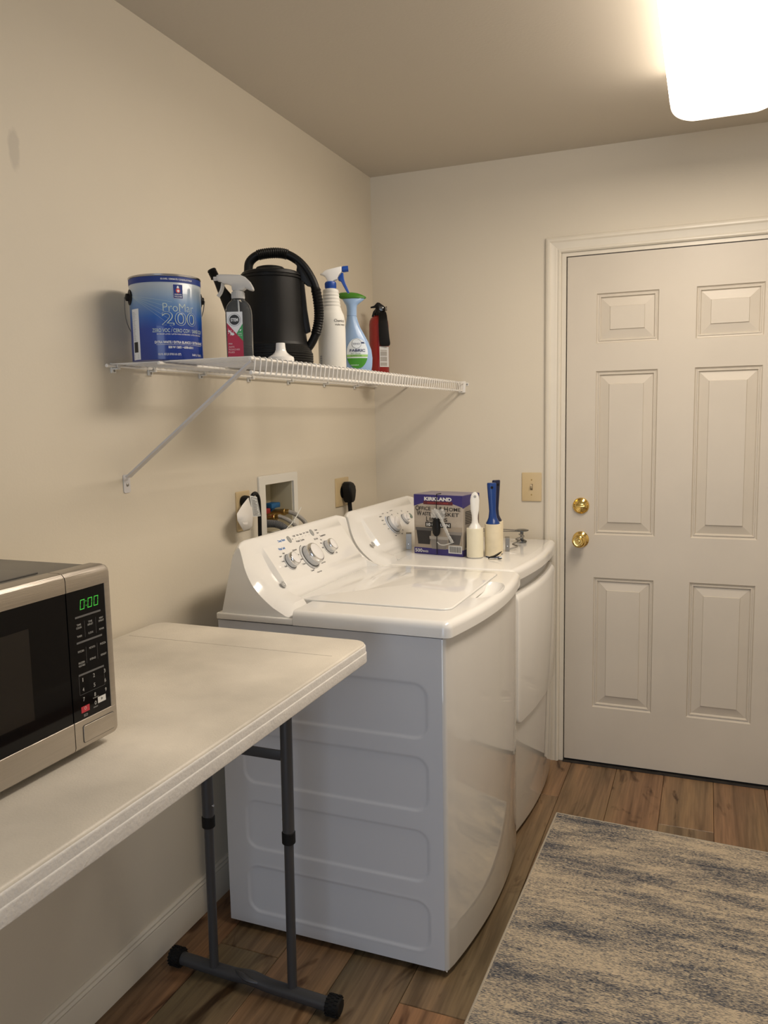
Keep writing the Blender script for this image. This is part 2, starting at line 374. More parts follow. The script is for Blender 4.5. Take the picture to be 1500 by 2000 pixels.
# ================================================================== LIGHT FIXTURE
FX0, FX1, FY0, FY1, FZ = 1.214, 1.522, 1.30, 2.668, 2.333
m_diff = mat('lit_diffuser', (.9, .88, .84), .4, emit=((1., .875, .735), LAMP))
m_diffs = mat('lit_diffuser_side', (.9, .88, .84), .4, emit=((1., .875, .735), LAMP*.28))
m_cap = mat('translucent_end', (.9, .88, .84), .4, emit=((1., .87, .74), CAPGLOW))
cxf = (FX0+FX1)/2; hw = (FX1-FX0)/2
def sec(y):
    e = .11
    d = min(y-FY0, FY1-y); tt = max(0, 1-d/e)
    wv = hw*(1-tt**2.6)**(1/2.6) if tt < 1 else .0001
    dz = (H-.012-FZ); e2 = .028; t2 = max(0, 1-d/e2); dep = dz-.028*(1-sqrt(max(0, 1-t2*t2)))
    r = min(.028, wv); out = [(cxf-wv, y, H-.012)]
    for k in range(9):
        a = pi/2*k/8; out.append((cxf-wv+r*(1-cos(a)), y, H-.012-dep+r*(1-sin(a))))
    for k in range(1, 8): out.append((cxf-wv+r+(2*wv-2*r)*k/8, y, H-.012-dep))
    for k in range(9):
        a = pi/2*(1-k/8); out.append((cxf+wv-r*(1-cos(a)), y, H-.012-dep+r*(1-sin(a))))
    out.append((cxf+wv, y, H-.012)); return out
ys = [FY0+.11*(1-cos(pi/2*k/14)) for k in range(15)]; yc = FY1-.15
ys2 = [FY1-.11*(1-cos(pi/2*(1-k/14))) for k in range(15)]
lt = thing('ceiling_light', 'long white cloud-shaped lit ceiling fixture in front of the door', 'ceiling light', (cxf, (FY0+FY1)/2, H))
m = M().loft([sec(y) for y in ys+[1.8, 2.2, yc]], False, False); nj = len(sec(2))-1
m.m = [1 if (k % nj) in (0, 1, 2, nj-1, nj-2, nj-3) else 0 for k in range(len(m.f))]
obj('diffuser', m, [m_diff, m_diffs], lt, angle=60)
obj('diffuser_end', M().loft([sec(y) for y in [yc]+ys2], False, False), m_cap, lt, angle=60)
m = M(); rslab(m, [(cxf+(a-cxf)*.97, 2.04+(b-2.04)*.99) for a, b in rrect(FX0, FX1, FY0, FY1, .1, 8)], H-.018, H-.001, .003); obj('mounting_pan', m, m_white, lt)

# ================================================================== WASHER AND DRYER
def boolean_cut(o, cutM):
    c = obj('cut', cutM, [], None)
    md = o.modifiers.new('b', 'BOOLEAN'); md.object = c; md.operation = 'DIFFERENCE'; md.solver = 'EXACT'
    dg = bpy.context.evaluated_depsgraph_get(); dg.update()
    me = bpy.data.meshes.new_from_object(o.evaluated_get(dg)); o.modifiers.clear(); o.data = me
    bm = bmesh.new(); bm.from_mesh(me)
    for fc in bm.faces: fc.smooth = True
    for e in bm.edges:
        if len(e.link_faces) == 2: e.smooth = e.calc_face_angle(0) < radians(35)
    bm.to_mesh(me); bm.free(); bpy.data.objects.remove(c)
ZB, ZC, ZS, ZT = .895, .8975, .915, .937
XB = .764; BOW = .040
P_out = [(.125,.915),(.160,1.05),(.170,1.078),(.180,1.092),(.188,1.094),(.195,1.07),(.204,1.035),(.222,.998),(.250,.966),(.285,.938),(.322,.918),(.335,.9155)]
P_in = [(.125,.915),(.150,1.07),(.158,1.098),(.168,1.107),(.178,1.105),(.188,1.085),(.205,1.05),(.228,1.012),(.255,.982),(.285,.960),(.325,.945),(.345,.9155)]
P_mid = [(.125,.915),(.150,1.07),(.158,1.098),(.168,1.107),(.178,1.104),(.186,1.093),(.207,1.064),(.235,1.025),(.262,.9875),(.289,.950),(.292,.942),(.292,.9155)]
def fpl(y, v, h=0., lift=.0005):
    return Vector((.289-.585*v+.812*(h+lift), y, .950+.812*v+.585*(h+lift)))
def machine(y0, name, label, cat, lid):
    BOW, SLP = (.030, .035) if lid else (.026, .020)
    y1 = y0+.686; yc = (y0+y1)/2; hw = (y1-y0)/2
    xf = lambda y: XB+BOW*(1-((y-yc)/hw)**2)+SLP*(y-y0)
    shf = lambda P: [(x+(SLP*(y-y0) if x > .7536 and (y < y0+.0111 or y > y1-.0111) else 0), y) for x, y in P]
    t = thing(name, label, cat, ((.112+XB)/2, yc, 0))
    # cabinet
    m = M(); m.box((.112, y0+.006, .022), (.752, y1-.004, ZB-.002)); obj('cabinet', m, m_cab, t, smooth=False)
    for x in (.16, .71):
        for y in (y0+.05, y1-.05): obj('levelling_foot', M().lathe([(.020, 0), (.020, .008), (.008, .010), (.008, .023)], (x, y, .0002), 14), m_rub, t)
    # near side panel with pressed rounded panels
    rects = [(.632, .774), (.440, .582), (.249, .387), (.060, .194)]
    nx, nz = 164, 288; xa, xb_, za, zb_ = .112, .7530, .018, ZB-.001; v = []
    for j in range(nz+1):
        for i in range(nx+1):
            x = xa+(xb_-xa)*i/nx; z = za+(zb_-za)*j/nz; dd = 0
            for r0, r1 in rects:
                cx, cy = .445, (r0+r1)/2; hx, hz = .268, (r1-r0)/2; r = .036
                qx = abs(x-cx)-(hx-r); qz = abs(z-cy)-(hz-r)
                sd = sqrt(max(qx, 0)**2+max(qz, 0)**2)+min(max(qx, qz), 0)-r
                s_ = min(1, max(0, .5-sd/.009)); dd = max(dd, s_*s_*(3-2*s_))
                rid = math.exp(-((sd-.004)/.004)**2)*.0006; dd -= rid/.0030
            v.append((x, y0+.0030*dd, z))
    m = M(); m.add(v, [(j*(nx+1)+i, j*(nx+1)+i+1, (j+1)*(nx+1)+i+1, (j+1)*(nx+1)+i) for j in range(nz) for i in range(nx)])
    m.add([(xa, y0, za), (xb_, y0, za), (xb_, y0+.006, za), (xa, y0+.006, za)], [(0, 1, 2, 3)]); m.add([(xa, y0, za), (xa, y0+.006, za), (xa, y0+.006, zb_), (xa, y0, zb_)], [(0, 1, 2, 3)])
    obj('side_panel', m, m_cab, t, angle=60)
    # bowed front
    top = ZB-.001 if lid else .850
    r = .011; pts = [(.7535, y0)]
    for k in range(7): a = -pi/2+pi/2*k/6; pts.append((XB-r+r*cos(a), y0+r+r*sin(a)))
    for k in range(1, 30): y = y0+r+(2*hw-2*r)*k/30; pts.append((xf(y), y))
    for k in range(7): a = pi/2*k/6; pts.append((XB-r+r*cos(a), y1-r+r*sin(a)))
    pts += [(.7535, y1)]
    pts = shf(pts)
    m = M(); rslab(m, pts, .016, top, .002 if lid else .012, r0=.006, nr=3); obj('front_panel', m, m_white, t, angle=40)
    if not lid:
        m = M(); ip = [(.70, y0+.004)]+[(xf(y)-.018, y) for y in [y0+.004+(2*hw-.008)*k/24 for k in range(25)]]+[(.70, y1-.004)]; rslab(m, ip, top-.01, ZC-.0005, .001); obj('handle_recess', m, m_lgrey, t)
        # door
        da, db, zc, zd = y0+.035, y1-.045, .402, .847; m = M(); n = 30; rc = .03; cols = []
        def corner(y, base, sgn, rr):
            d = min(y-da, db-y); return base-sgn*0 if d >= rr else base+sgn*(rr-sqrt(max(0, rr*rr-(rr-d)**2)))
        ysl = [da+rc*(1-cos(pi/2*k/6)) for k in range(7)]+[da+rc+(db-da-2*rc)*k/n for k in range(1, n)]+[db-rc*(1-cos(pi/2*(1-k/6))) for k in range(7)]
        zz0 = [corner(y, zc+.0, 1, rc) for y in ysl]; zz1 = [corner(y, zd, -1, .012) for y in ysl]
        rings = []
        for y, a, b in zip(ysl, zz0, zz1):
            x = xf(y); e = .005
            rings.append([(x-.003, y, a), (x+.007, y, a), (x+.011, y, a+e*.5), (x+.012, y, a+e), (x+.012, y, b-.02), (x+.009, y, b-.008), (x+.003, y, b-.001), (x-.004, y, b), (x-.012, y, b-.004)])
        m.loft(rings, True, True); obj('dryer_door', m, m_whitep, t, angle=50)
    # top cover: skirt and deck
    e = .006
    def foot(xr, grow=0.):
        p = [(xr, y0-e)]
        r = .024; xc = lambda y: XB+.010+(BOW+.003)*(1-((y-yc)/(hw+e))**2)+SLP*(y-y0)
        for k in range(9): a = -pi/2+pi/2*k/8; p.append((xc(y0-e+r)-r+r*cos(a), y0-e+r+r*sin(a)))
        for k in range(1, 24): y = y0-e+r+(2*hw+2*e-2*r)*k/24; p.append((xc(y), y))
        for k in range(9): a = pi/2*k/8; p.append((xc(y1+e-r)-r+r*cos(a), y1+e-r+r*sin(a)))
        p.append((xr, y1+e)); return p
    m = M(); rslab(m, rrect(.110, .3463, y0-e, y1+e, .004, 3), ZC, ZS, .004, r0=.002); obj('cover_skirt', m, m_whitep, t)
    m = M(); rslab(m, foot(.3465), ZC, ZT, .019, r0=.0, nr=7)
    # keep the rear edge of the deck square
    m.v = [((.3465, y, z) if x < .3685 and (x-.3465) < .0205 and z > ZC+.005 else (x, y, z)) for x, y, z in m.v]
    dk = obj('top_deck', m, m_whitep, t)
    if lid:
        c = M(); c.lathe([(sin(pi*k/16), -cos(pi*k/16)) for k in range(17)], (0, 0, 0), 32)
        c.v = [(.762+x*.052, yc+.050+y*.120, .950+z*.042) for x, y, z in c.v]
        boolean_cut(dk, c)
        m = M(); rslab(m, rrect(.2945, .741, y0+.112, y1-.050, [.03, .03, .008, .008], 6), ZT-.0185, ZT+.0045, .004, f=lambda a, b, h: (a, b, h)); obj('lid', m, m_lid, t, angle=30)
        obj('lid_gap', M().loft([[(a, b, ZT+.0003) for a, b in rrect(.2937, .7424, y0+.1105, y1-.0485, [.03, .03, .008, .008], 6)], [(a, b, ZT+.0003) for a, b in rrect(.2955, .7400, y0+.113, y1-.051, [.03, .03, .008, .008], 6)]], True, False), m_grey, t, smooth=False)
    else:
        m = M(); m.box((.2925, y0+.1, ZS-.001), (.3468, y1-.1, ZT-.0002)); obj('rear_deck', m, m_whitep, t, smooth=False)
    # console
    a, b = y0+.001, y1-.001
    def L(P, Q, s): return [(p[0]*(1-s)+q[0]*s, p[1]*(1-s)+q[1]*s) for p, q in zip(P, Q)]
    secs = [(a, P_out), (a+.006, L(P_out, P_in, .22)), (a+.018, L(P_out, P_in, .55)), (a+.034, L(P_out, P_in, .85)), (a+.05, P_in), (a+.098, P_in), (a+.108, P_mid),
            ((a+b)/2, P_mid), (b-.06, P_mid), (b-.052, P_in), (b-.045, P_in), (b-.034, L(P_out, P_in, .85)), (b-.018, L(P_out, P_in, .55)), (b-.006, L(P_out, P_in, .22)), (b, P_out)]
    m = M()
    def sm(P):
        q = spline([(x, 0, z) for x, z in P[:10]], 4); return [(p.x, p.z) for p in q]+P[10:]
    m.loft([[(x, y, z) for x, z in sm(P)] for y, P in secs]); cs = obj('console', m, m_whitep, t, angle=32)
    return t, cs, yc
def knob(cs, y, v, r, hgt, sc_ring=True, bar=False):
    u, w, n = Vector((0, 1, 0)), Vector((-.585, 0, .812)), Vector((.812, 0, .585)); c = fpl(y, v, 0, 0)
    fr_ = (u, w, n)
    m = M(); m.lathe([(r*1.16, 0), (r*1.16, .0015), (r*1.10, .003), (r*1.02, .003)], c, 40, frame=fr_)
    m.lathe([(r*1.0, .003), (r*.97, hgt*.62)], c, 40, frame=fr_, caps=True)
    k = obj('knob', m, m_lgrey, cs)
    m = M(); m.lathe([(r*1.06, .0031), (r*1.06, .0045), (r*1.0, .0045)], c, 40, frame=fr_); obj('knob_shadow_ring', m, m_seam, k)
    if not bar:
        obj('chrome_band', M().lathe([(r*.98, hgt*.62), (r*.965, hgt*.84), (r*.88, hgt*.97), (r*.80, hgt)], c, 40, frame=fr_), m_chrome, k)
        obj('knob_cap', M().lathe([(r*.80, hgt*.9), (r*.80, hgt*1.0), (r*.74, hgt*1.03), (.0001, hgt*1.04)], c, 40, frame=fr_), m_knobw, k)
    else:
        obj('knob_cap', M().lathe([(r*.97, hgt*.6), (r*.9, hgt*.66), (.0001, hgt*.67)], c, 36, frame=fr_), m_knobw, k)
        m = M(); f = lambda a, b, h: c+u*(a*cos(.5)-b*sin(.5))+w*(a*sin(.5)+b*cos(.5))+n*h
        rslab(m, rrect(-r*.86, r*.86, -r*.34, r*.34, r*.3, 6), hgt*.6, hgt*1.1, .003, f=f); obj('knob_grip', m, m_knobw, k)
    return k
F = lambda a, b: fpl(a, b)
def T(Mx, s, y, v, w, h, mi=0, bold=.02): textw(s, F, y, v, w, h, mi=mi, Mx=Mx, bold=bold)
WY = 1.672
wt, cs, yc = machine(WY, 'washing_machine', 'white top-loading washing machine beside the folding table', 'washing machine', True)
knob(cs, 1.866, .094, .0225, .026); knob(cs, 1.985, .088, .0345, .032); knob(cs, 2.122, .096, .0225, .026)
def ovalb(y, v): obj('button', M().lathe([(.0105, 0), (.0105, .002), (.008, .003), (.0001, .003)], fpl(y, v, 0, 0), 24, frame=(Vector((0, 1, 0)), Vector((-.585, 0, .812)), Vector((.812, 0, .585))), sx=.85, sy=1.1), m_grey, cs)
ovalb(1.935, .160); ovalb(2.083, .160)
pr = M()
T(pr, 'Deep Rinse', 1.893, .163, .040, .010, 1); T(pr, 'Water Level', 1.868, .140, .036, .0085, 1); T(pr, 'Wash Cycles', 1.99, .146, .052, .0085); T(pr, 'Temperature', 2.137, .140, .040, .008)
T(pr, 'Lid Lock', 2.085, .137, .026, .007); T(pr, 'Power', 2.118, .165, .017, .006); T(pr, 'Start', 2.118, .154, .015, .005)
for i, s in enumerate(('Fill', 'Wash', 'Rinse', 'Spin', 'End')): T(pr, s, 1.972+.022*i, .166, .013, .0055); disc(pr, F, 1.972+.022*i, .156, .0012, 8)
disc(pr, F, 1.955, .158, .0022, 10)
for y, v, s, w_ in ((1.928, .124, 'Delicates', .026), (1.930, .106, 'Light', .014), (1.932, .090, 'Normal', .020), (1.930, .074, 'Colors', .020), (1.952, .046, 'Casual', .018), (1.985, .034, 'Heavy Duty', .030), (2.038, .056, 'Speed Wash', .028), (1.838, .118, 'Super', .014), (1.834, .102, 'Large', .014), (1.862, .125, 'Auto', .012), (1.832, .086, 'Small', .012), (2.098, .118, 'Hot', .010), (2.092, .102, 'Warm', .012), (2.152, .072, 'Cold', .012), (2.110, .128, 'Tap', .010)):
    T(pr, s, y, v, w_, .0055)
ringf(pr, F, 1.985, .088, .0425, .0448, 100, 250)
obj('printed_text', pr, [m_ink, m_inkb], cs, smooth=False)['kind'] = 'stuff'
def emblem(y, v):
    m = M(); disc(m, F, y, v, .0105, 24, 0); f2 = lambda a, b: fpl(a, b, 0, .0008)
    ringf(m, f2, y, v, .0085, .0095, mi=1); textw('GE', f2, y, v, .010, .008, mi=1, Mx=m, bold=.01)
    obj('emblem', m, [m_grey, m_knobw], cs, smooth=False)
emblem(1.768, .040)
dt, cs, yc = machine(2.372, 'clothes_dryer', 'white clothes dryer between the washing machine and the back wall', 'clothes dryer', False)
knob(cs, 2.690, .096, .034, .026, bar=True); knob(cs, 2.826, .100, .0215, .022, bar=True)
obj('button', M().lathe([(.012, 0), (.012, .003), (.010, .004), (.0001, .004)], fpl(2.905, .106, 0, 0), 24, frame=(Vector((0, 1, 0)), Vector((-.585, 0, .812)), Vector((.812, 0, .585)))), mat('green_grey_button', (.22, .28, .25), .4), cs)
emblem(2.431, .053)
pr = M(); ringf(pr, F, 2.690, .096, .0415, .0436, 110, 230, mi=1); ringf(pr, F, 2.690, .096, .0415, .0430, 230, 300)
for y, v, s, w_ in ((2.628, .125, 'Cotton', .018), (2.624, .108, 'Easy Care', .022), (2.632, .142, 'Delicates', .02), (2.668, .150, 'Less Dry', .018), (2.715, .148, 'Dry', .012), (2.632, .086, 'Damp', .014), (2.655, .052, 'Timed', .016), (2.74, .135, 'Off', .009), (2.72, .05, '60', .008), (2.745, .062, '40', .008), (2.80, .133, 'Low', .010), (2.85, .137, 'High', .011), (2.757, .152, 'Timed Dry', .03), (2.905, .127, 'Start', .012)):
    T(pr, s, y, v, w_, .0052)
obj('printed_text', pr, [m_ink, m_inkb], cs, smooth=False)['kind'] = 'stuff'

# ================================================================== FOLDING TABLE
tb = thing('folding_table', 'speckled white plastic folding table with grey steel legs along the left wall', 'table', (.315, .63, 0))
TY0, TY1, TX0, TX1, TZ = -.29, 1.540, .016, .618, .914
m = M(); rslab(m, rrect(TX0, TX1, TY0, TY1, .035, 8), TZ-.018, TZ, .005, r0=.001); obj('tabletop', m, m_table, tb)
m = M(); rslab(m, rrect(TX0-.0025, TX1+.004, TY0-.004, TY1+.004, .038, 8), TZ-.046, TZ-.021, .003, r0=.003); rslab(m, rrect(TX0-.0010, TX1+.0022, TY0-.0022, TY1+.0022, .036, 8), TZ-.022, TZ-.0045, .004); obj('table_edge', m, m_tedge, tb)
m = M(); m.box((TX0+.02, 1.398, TZ-.0001), (TX1-.03, 1.3995, TZ+.0003)); obj('moulded_line', m, mat('table_line', (.50, .46, .40), .5), tb, smooth=False)
def legset(y, s):
    for xa, xb2 in ((.201, .196), (.432, .424)):
        lg = obj('leg', M().tube([(xb2, y, .035), (xb2*.5+xa*.5, y, .43)], .0118, 16), m_leg, tb)
        obj('upper_tube', M().tube([(xb2*.5+xa*.5, y, .42), (xa, y, TZ-.046)], .0148, 18), m_leg, lg)
        obj('collar', M().lathe([(.0150, -.016), (.0166, -.014), (.0166, .012), (.0150, .014)], (xb2*.5+xa*.5, y, .431), 20), m_rub, lg)
        sx = 1 if xa < .3 else -1
        obj('snap_button', M().lathe([(.0035, 0), (.003, .003), (.0001, .0035)], (xa+sx*.0145-.001, y-.002, .475), 10, frame=(Vector((0,1,0)), Vector((0,0,1)), Vector((sx,0,0)))), m_chrome, lg)
    p = []; rr = []
    for k in range(41):
        x = .085+(.53-.085)*k/40; d = math.exp(-((x-.305)/.035)**2); p.append((x, y+.010-.018*k/40, .0235+.006*d)); rr.append(.0165+.001*d)
    fb = obj('foot_bar', M().tube(p, rr, 16), m_leg, tb)
    m = M(); m.tube(spline([(.262, y-.001, .040), (.285, y-.012, .041), (.31, y-.016, .036), (.345, y-.010, .030)], 6), [.001+.006*sin(pi*k/18) for k in range(19)], 8); obj('moulded_boss', m, m_leg, fb)
    for x, sg, yy in ((.085, -1, y+.010), (.53, 1, y-.008)):
        m = M(); fr_ = (Vector((0,1,0)), Vector((0,0,1)), Vector((sg,0,0)))
        m.lathe([(.0185, -.006), (.0225, -.004), (.0235, .010), (.0225, .024), (.017, .030), (.0001, .031)], (x, yy, .0245), 24, frame=fr_)
        for k in range(16):
            a = 2*pi*k/16
            for h in (0., .011, .022):
                c = Vector((x+sg*h, yy+cos(a+h*18)*.0232, .0245+sin(a+h*18)*.0232)); m.box(tuple(c-Vector((.0045, .0016, .0016))), tuple(c+Vector((.0045, .0016, .0016))))
        m.v = [(a_, b_, max(c_, .0004)) for a_, b_, c_ in m.v]
        obj('foot_cap', m, m_rub, tb)
    m = M(); m.box((.212, y-.003, .622), (.420, y+.003, .647)); obj('cross_bar', m, m_leg, tb, bevel=.001)
    m = M(); m.tube([(.316, y, .64), (.316, y-s*.35, TZ-.05)], .008, 10); obj('folding_brace', m, m_leg, tb)
legset(1.462, 1); legset(-.20, -1)

# ================================================================== MICROWAVE
mwv = thing('microwave_oven', 'stainless steel microwave oven with a black glass door on the folding table', 'microwave', (.27, .61, TZ))
MX0, MX1, MY0, MY1, MZ0, MZ1 = .055, .422, .365, .866, .930, 1.206
m = M(); m.box((MX0, MY0, MZ0), (MX1-.002, MY1-.004, MZ1)); obj('case', m, m_case, mwv, bevel=.004)
m = M(); m.box((.13, .42, MZ1-.0005), (.395, .775, MZ1+.0025)); obj('raised_top_panel', m, m_case, mwv, bevel=.002)
for x in (.09, .39):
    for y in (.40, .83): obj('foot', M().lathe([(.012, 0), (.014, .004), (.014, .0165)], (x, y, TZ+.0003), 14), m_rub, mwv)
DS = .766   # door / control split
XFr = .455
def bezel(y0, y1, sy0, sy1, name, par, er=False):
    """bands above and below the glass with a stile at the outer side; er: rounded outer end at y1"""
    zt0, zt1, zb0, zb1 = 1.180, MZ1+.004, MZ0-.002, .976
    top_ = [(MX1, zt0), (XFr-.0005, zt0), (XFr, zt0+.0008), (XFr, zt1-.012), (XFr-.0015, zt1-.006), (XFr-.006, zt1-.0015), (XFr-.013, zt1), (MX1, zt1)]
    bot_ = [(MX1, zb1), (XFr-.0005, zb1), (XFr, zb1-.0008), (XFr, zb0+.009), (XFr-.0015, zb0+.004), (XFr-.005, zb0+.001), (XFr-.010, zb0), (MX1, zb0)]
    m = M(); ends = [(y0, 0, 0), (y1-.010, 0, 0), (y1-.004, .0012, .002), (y1-.001, .004, .006), (y1, .009, .011)] if er else [(y0, .009, .008), (y0+.003, .002, .002), (y0+.01, 0, 0), (y1, 0, 0)]
    def sh(P, dx, dz, zm, sg): return [(max(MX1, x-dx), z-sg*dz*max(0, min(1, sg*(z-zm)/.02)) if sg*(z-zm) > 0 else z) for x, z in P]
    m.loft([[(x, y, z) for x, z in sh(top_, dx, dz, zt0, 1)] for y, dx, dz in ends])
    m.loft([[(x, y, z) for x, z in sh(bot_, dx, dz, zb1, -1)] for y, dx, dz in ends])
    if er: st_ = [(MX1, sy0), (XFr-.0005, sy0), (XFr, sy0+.0008), (XFr, y1-.010), (XFr-.0012, y1-.004), (XFr-.004, y1-.001), (XFr-.009, y1), (MX1, y1)]
    else: st_ = [(MX1, sy1), (XFr, sy1), (XFr, y0+.01), (XFr-.002, y0+.003), (XFr-.009, y0), (MX1, y0)]
    m.loft([[(x, y, z) for x, y in st_] for z in (zb1, zt0)])
    return obj(name, m, m_steel, par, angle=30)
obj('seam_filler', M().box((MX1-.003, DS-.004, MZ0+.002), (XFr-.006, DS+.004, MZ1-.002)), m_seam, mwv, smooth=False)
d = bezel(MY0, DS-.0008, MY0, MY0+.03, 'door_frame', mwv)
m = M(); m.box((XFr-.012, MY0+.03, .976), (XFr-.0008, DS-.0012, 1.180)); gl = obj('door_glass', m, m_blackg, d, smooth=False)
m = M(); m.box((XFr-.0007, MY0+.075, 1.010), (XFr-.0004, DS-.075, 1.145)); obj('window_mesh', m, mat('window_mesh', (.012, .010, .009), .12), d, smooth=False)
cpn = bezel(DS+.0008, MY1, MY1-.017, MY1, 'control_frame', mwv, er=True)
m = M(); m.box((XFr-.012, DS+.0012, .976), (XFr-.001, MY1-.017, 1.180)); cp = obj('control_glass', m, m_blackg, cpn, smooth=False)
m = M(); m.add([(XFr+.0004, a, b) for a, b in rrect(DS+.017, MY1-.013, .9385, .9665, .003, 4)], [tuple(range(20))])
obj('button_gap', m, m_seam, cpn, smooth=False)
m = M(); rslab(m, rrect(DS+.0178, MY1-.0138, .9393, .9657, .0025, 4), XFr-.001, XFr+.0014, .0006, f=lambda a, b, h: (h, a, b)); obj('door_release_button', m, m_steel, cpn)
Fm = lambda a, b: Vector((XFr-.0006, a, b))
m_disp = mat('green_display', (0, .02, 0), .5, emit=((.12, 1., .10), .45)); m_mt = mat('panel_print', (.42, .42, .40), .5); m_red = mat('panel_red', (.50, .03, .05), .4); m_pwhite = mat('panel_white', (.7, .7, .68), .4); m_bar = mat('panel_bar', (.14, .14, .14), .4)
def seg(Mx, d, y, z, w, h):
    on = {'0': 'abcdef'}[d]; t = w*.13; sl = .12
    S_ = {'a': ((-w/2, h/2-t), (w/2, h/2)), 'd': ((-w/2, -h/2), (w/2, -h/2+t)), 'g': ((-w/2, -t/2), (w/2, t/2)), 'b': ((w/2-t, t*.3), (w/2, h/2)), 'c': ((w/2-t, -h/2), (w/2, -t*.3)), 'f': ((-w/2, t*.3), (-w/2+t, h/2)), 'e': ((-w/2, -h/2), (-w/2+t, -t*.3))}
    for k in on:
        (a, b), (c, e) = S_[k]; Mx.add([Fm(y+p+q*sl, z+q) for p, q in ((a, b), (c, b), (c, e), (a, e))], [(0, 1, 2, 3)])
m = M(); yc_ = DS+.048; 
for dy in (-.0150, .0015, .0150): seg(m, '0', yc_+dy, 1.1560, .0095, .0155)
for dz in (-.003, .004): patch(m, Fm, yc_-.0075, yc_-.0060, 1.156+dz-.0007, 1.156+dz+.0007)
obj('clock_digits', m, m_disp, cpn, smooth=False)
m = M(); ya, yb = DS+.016, MY1-.028
for z in (1.138, 1.098, 1.047): patch(m, Fm, ya, yb, z-.0015, z+.0015, mi=1)
def mt(s, y, z, w, h, mi=0): textw(s, lambda a, b: Fm(a, b)+Vector((.0001, 0, 0)), y, z, w, h, Mx=m, mi=mi, bold=.01)
for i, (a, b) in enumerate((('TIME', 'COOK'), ('TIME', 'DEFROST'), ('WEIGHT', 'DEFROST'))):
    y = ya+.007+.0245*i; mt(a, y, 1.1260, .009, .0030); mt(b, y, 1.1215, .012, .0030)
for i, a in enumerate(('TIMER', 'CLOCK', 'POWER')): mt(a, ya+.007+.0245*i, 1.108, .011, .003)
for i, a in enumerate(('POPCORN', 'POTATO', 'PIZZA')): mt(a, ya+.008+.0245*i, 1.084, .013, .0032)
for i, a in enumerate(('FROZEN', 'BEVERAGE', 'REHEAT')): mt(a, ya+.008+.0245*i, 1.066, .013, .0032)
mt('VEGETABLE', ya+.008, 1.0615, .014, .003)
for z0 in (1.104, 1.062):
    for i in (0, 1): patch(m, Fm, ya+.019+.0245*i, ya+.0194+.0245*i, z0, z0+.026, mi=1)
for r in range(3):
    for c in range(3): mt(str(r*3+c+1), ya+.008+.0245*c, 1.0385-.0155*r, .0036 if r+c else .0016, .0062)
mt('0', ya+.0325, .9935, .0045, .0062); mt('MEMORY', ya+.0325, .9870, .010, .002); mt('MUTE/HOLD', ya+.034, 1.0020, .013, .0018); mt('ECO', ya+.010, .9815, .008, .004)
for (a0, a1, b0, b1) in ((ya, yb, 1.0155, 1.0159), (ya, ya+.0004, 1.0155, 1.045), (yb-.0004, yb, 1.0155, 1.045)): patch(m, Fm, a0, a1, b0, b1, mi=1)
patch(m, Fm, ya+.001, ya+.019, .9865, .9965, mi=2); patch(m, Fm, yb-.018, yb, .9905, 1.0005, mi=3)
ringf(m, lambda a, b: Fm(a, b)+Vector((.0002, 0, 0)), ya+.010, .9925, .0018, .0024, mi=3, n=12); m.add([Fm(yb-.0105, .9935)+Vector((.0002,0,0)), Fm(yb-.0065, .9960)+Vector((.0002,0,0)), Fm(yb-.0105, .9985)+Vector((.0002,0,0))], [(0, 1, 2)], 1)
obj('keypad_print', m, [m_mt, m_bar, m_red, m_pwhite], cpn, smooth=False)

# ================================================================== WIRE SHELF
SZ = 1.5765; SY0 = 1.415; SX = .402
sh = thing('wire_shelf', 'white wire shelf with an angled steel brace on the left wall', 'shelf', (.2, 2.25, SZ))
rr_ = .0032
def rail(x, z, y0, y1, name='rail', r=rr_):
    o = obj(name, M().tube([(x, y0, z), (x, y1, z)], r, 10), m_wire, sh)
    obj('rail_cap', M().lathe([(r*.9, -.003), (r*1.35, -.002), (r*1.35, .010), (r, .012)], (x, y0, z), 12, frame=(Vector((1,0,0)), Vector((0,0,1)), Vector((0,1,0)))), m_wire, o)
rail(.014, SZ-.006, SY0-.014, D-.006); rail(.163, SZ-.006, SY0-.012, D-.006)
rail(SX, SZ-.0058, SY0-.004, D-.014); rail(SX-.004, SZ-.036, SY0+.004, D-.014, r=.0035)
cw = None; n_w = int((D-.01-SY0)/.0254)
for k in range(n_w):
    y = SY0+.008+.0254*k
    if cw is None:
        m = M(); m.tube([(.010, y, SZ-.0012), (SX-.003, y, SZ-.0012), (SX+.001, y, SZ-.0005), (SX+.0042, y, SZ-.003), (SX+.0046, y, SZ-.010), (SX+.0012, y, SZ-.034), (SX-.002, y, SZ-.040)], .00155, 6)
        cw = obj('cross_wire', m, m_wire, sh, origin=(.2, y, SZ))
    else:
        o = cw.copy(); COL.objects.link(o); o.parent = sh; o.location = cw.location+Vector((0, .0254*k, 0))
# wall clips with screws
clip = None
for k, y in enumerate((1.435, 1.575, 1.80, 2.06, 2.32, 2.60, 2.88)):
    if clip is None:
        m = M(); m.box((.0003, y-.008, SZ-.022), (.006, y+.008, SZ+.002)).box((.006, y-.006, SZ-.014), (.021, y+.006, SZ-.0105)).box((.0185, y-.006, SZ-.0105), (.021, y+.006, SZ-.002))
        clip = obj('wall_clip', m, mat('clear_clip', (.75, .74, .70), .2), sh, origin=(0, y, SZ), bevel=.001)
        cscr = obj('screw', M().lathe([(.0032, 0), (.0030, .0015), (.0001, .002)], (.006, y, SZ-.017), 10, frame=(Vector((0,1,0)), Vector((0,0,1)), Vector((1,0,0)))), m_metal, clip)
        cy = y
    else:
        o = clip.copy(); COL.objects.link(o); o.parent = sh; o.location = clip.location+Vector((0, y-cy, 0))
        q = cscr.copy(); COL.objects.link(q); q.parent = o
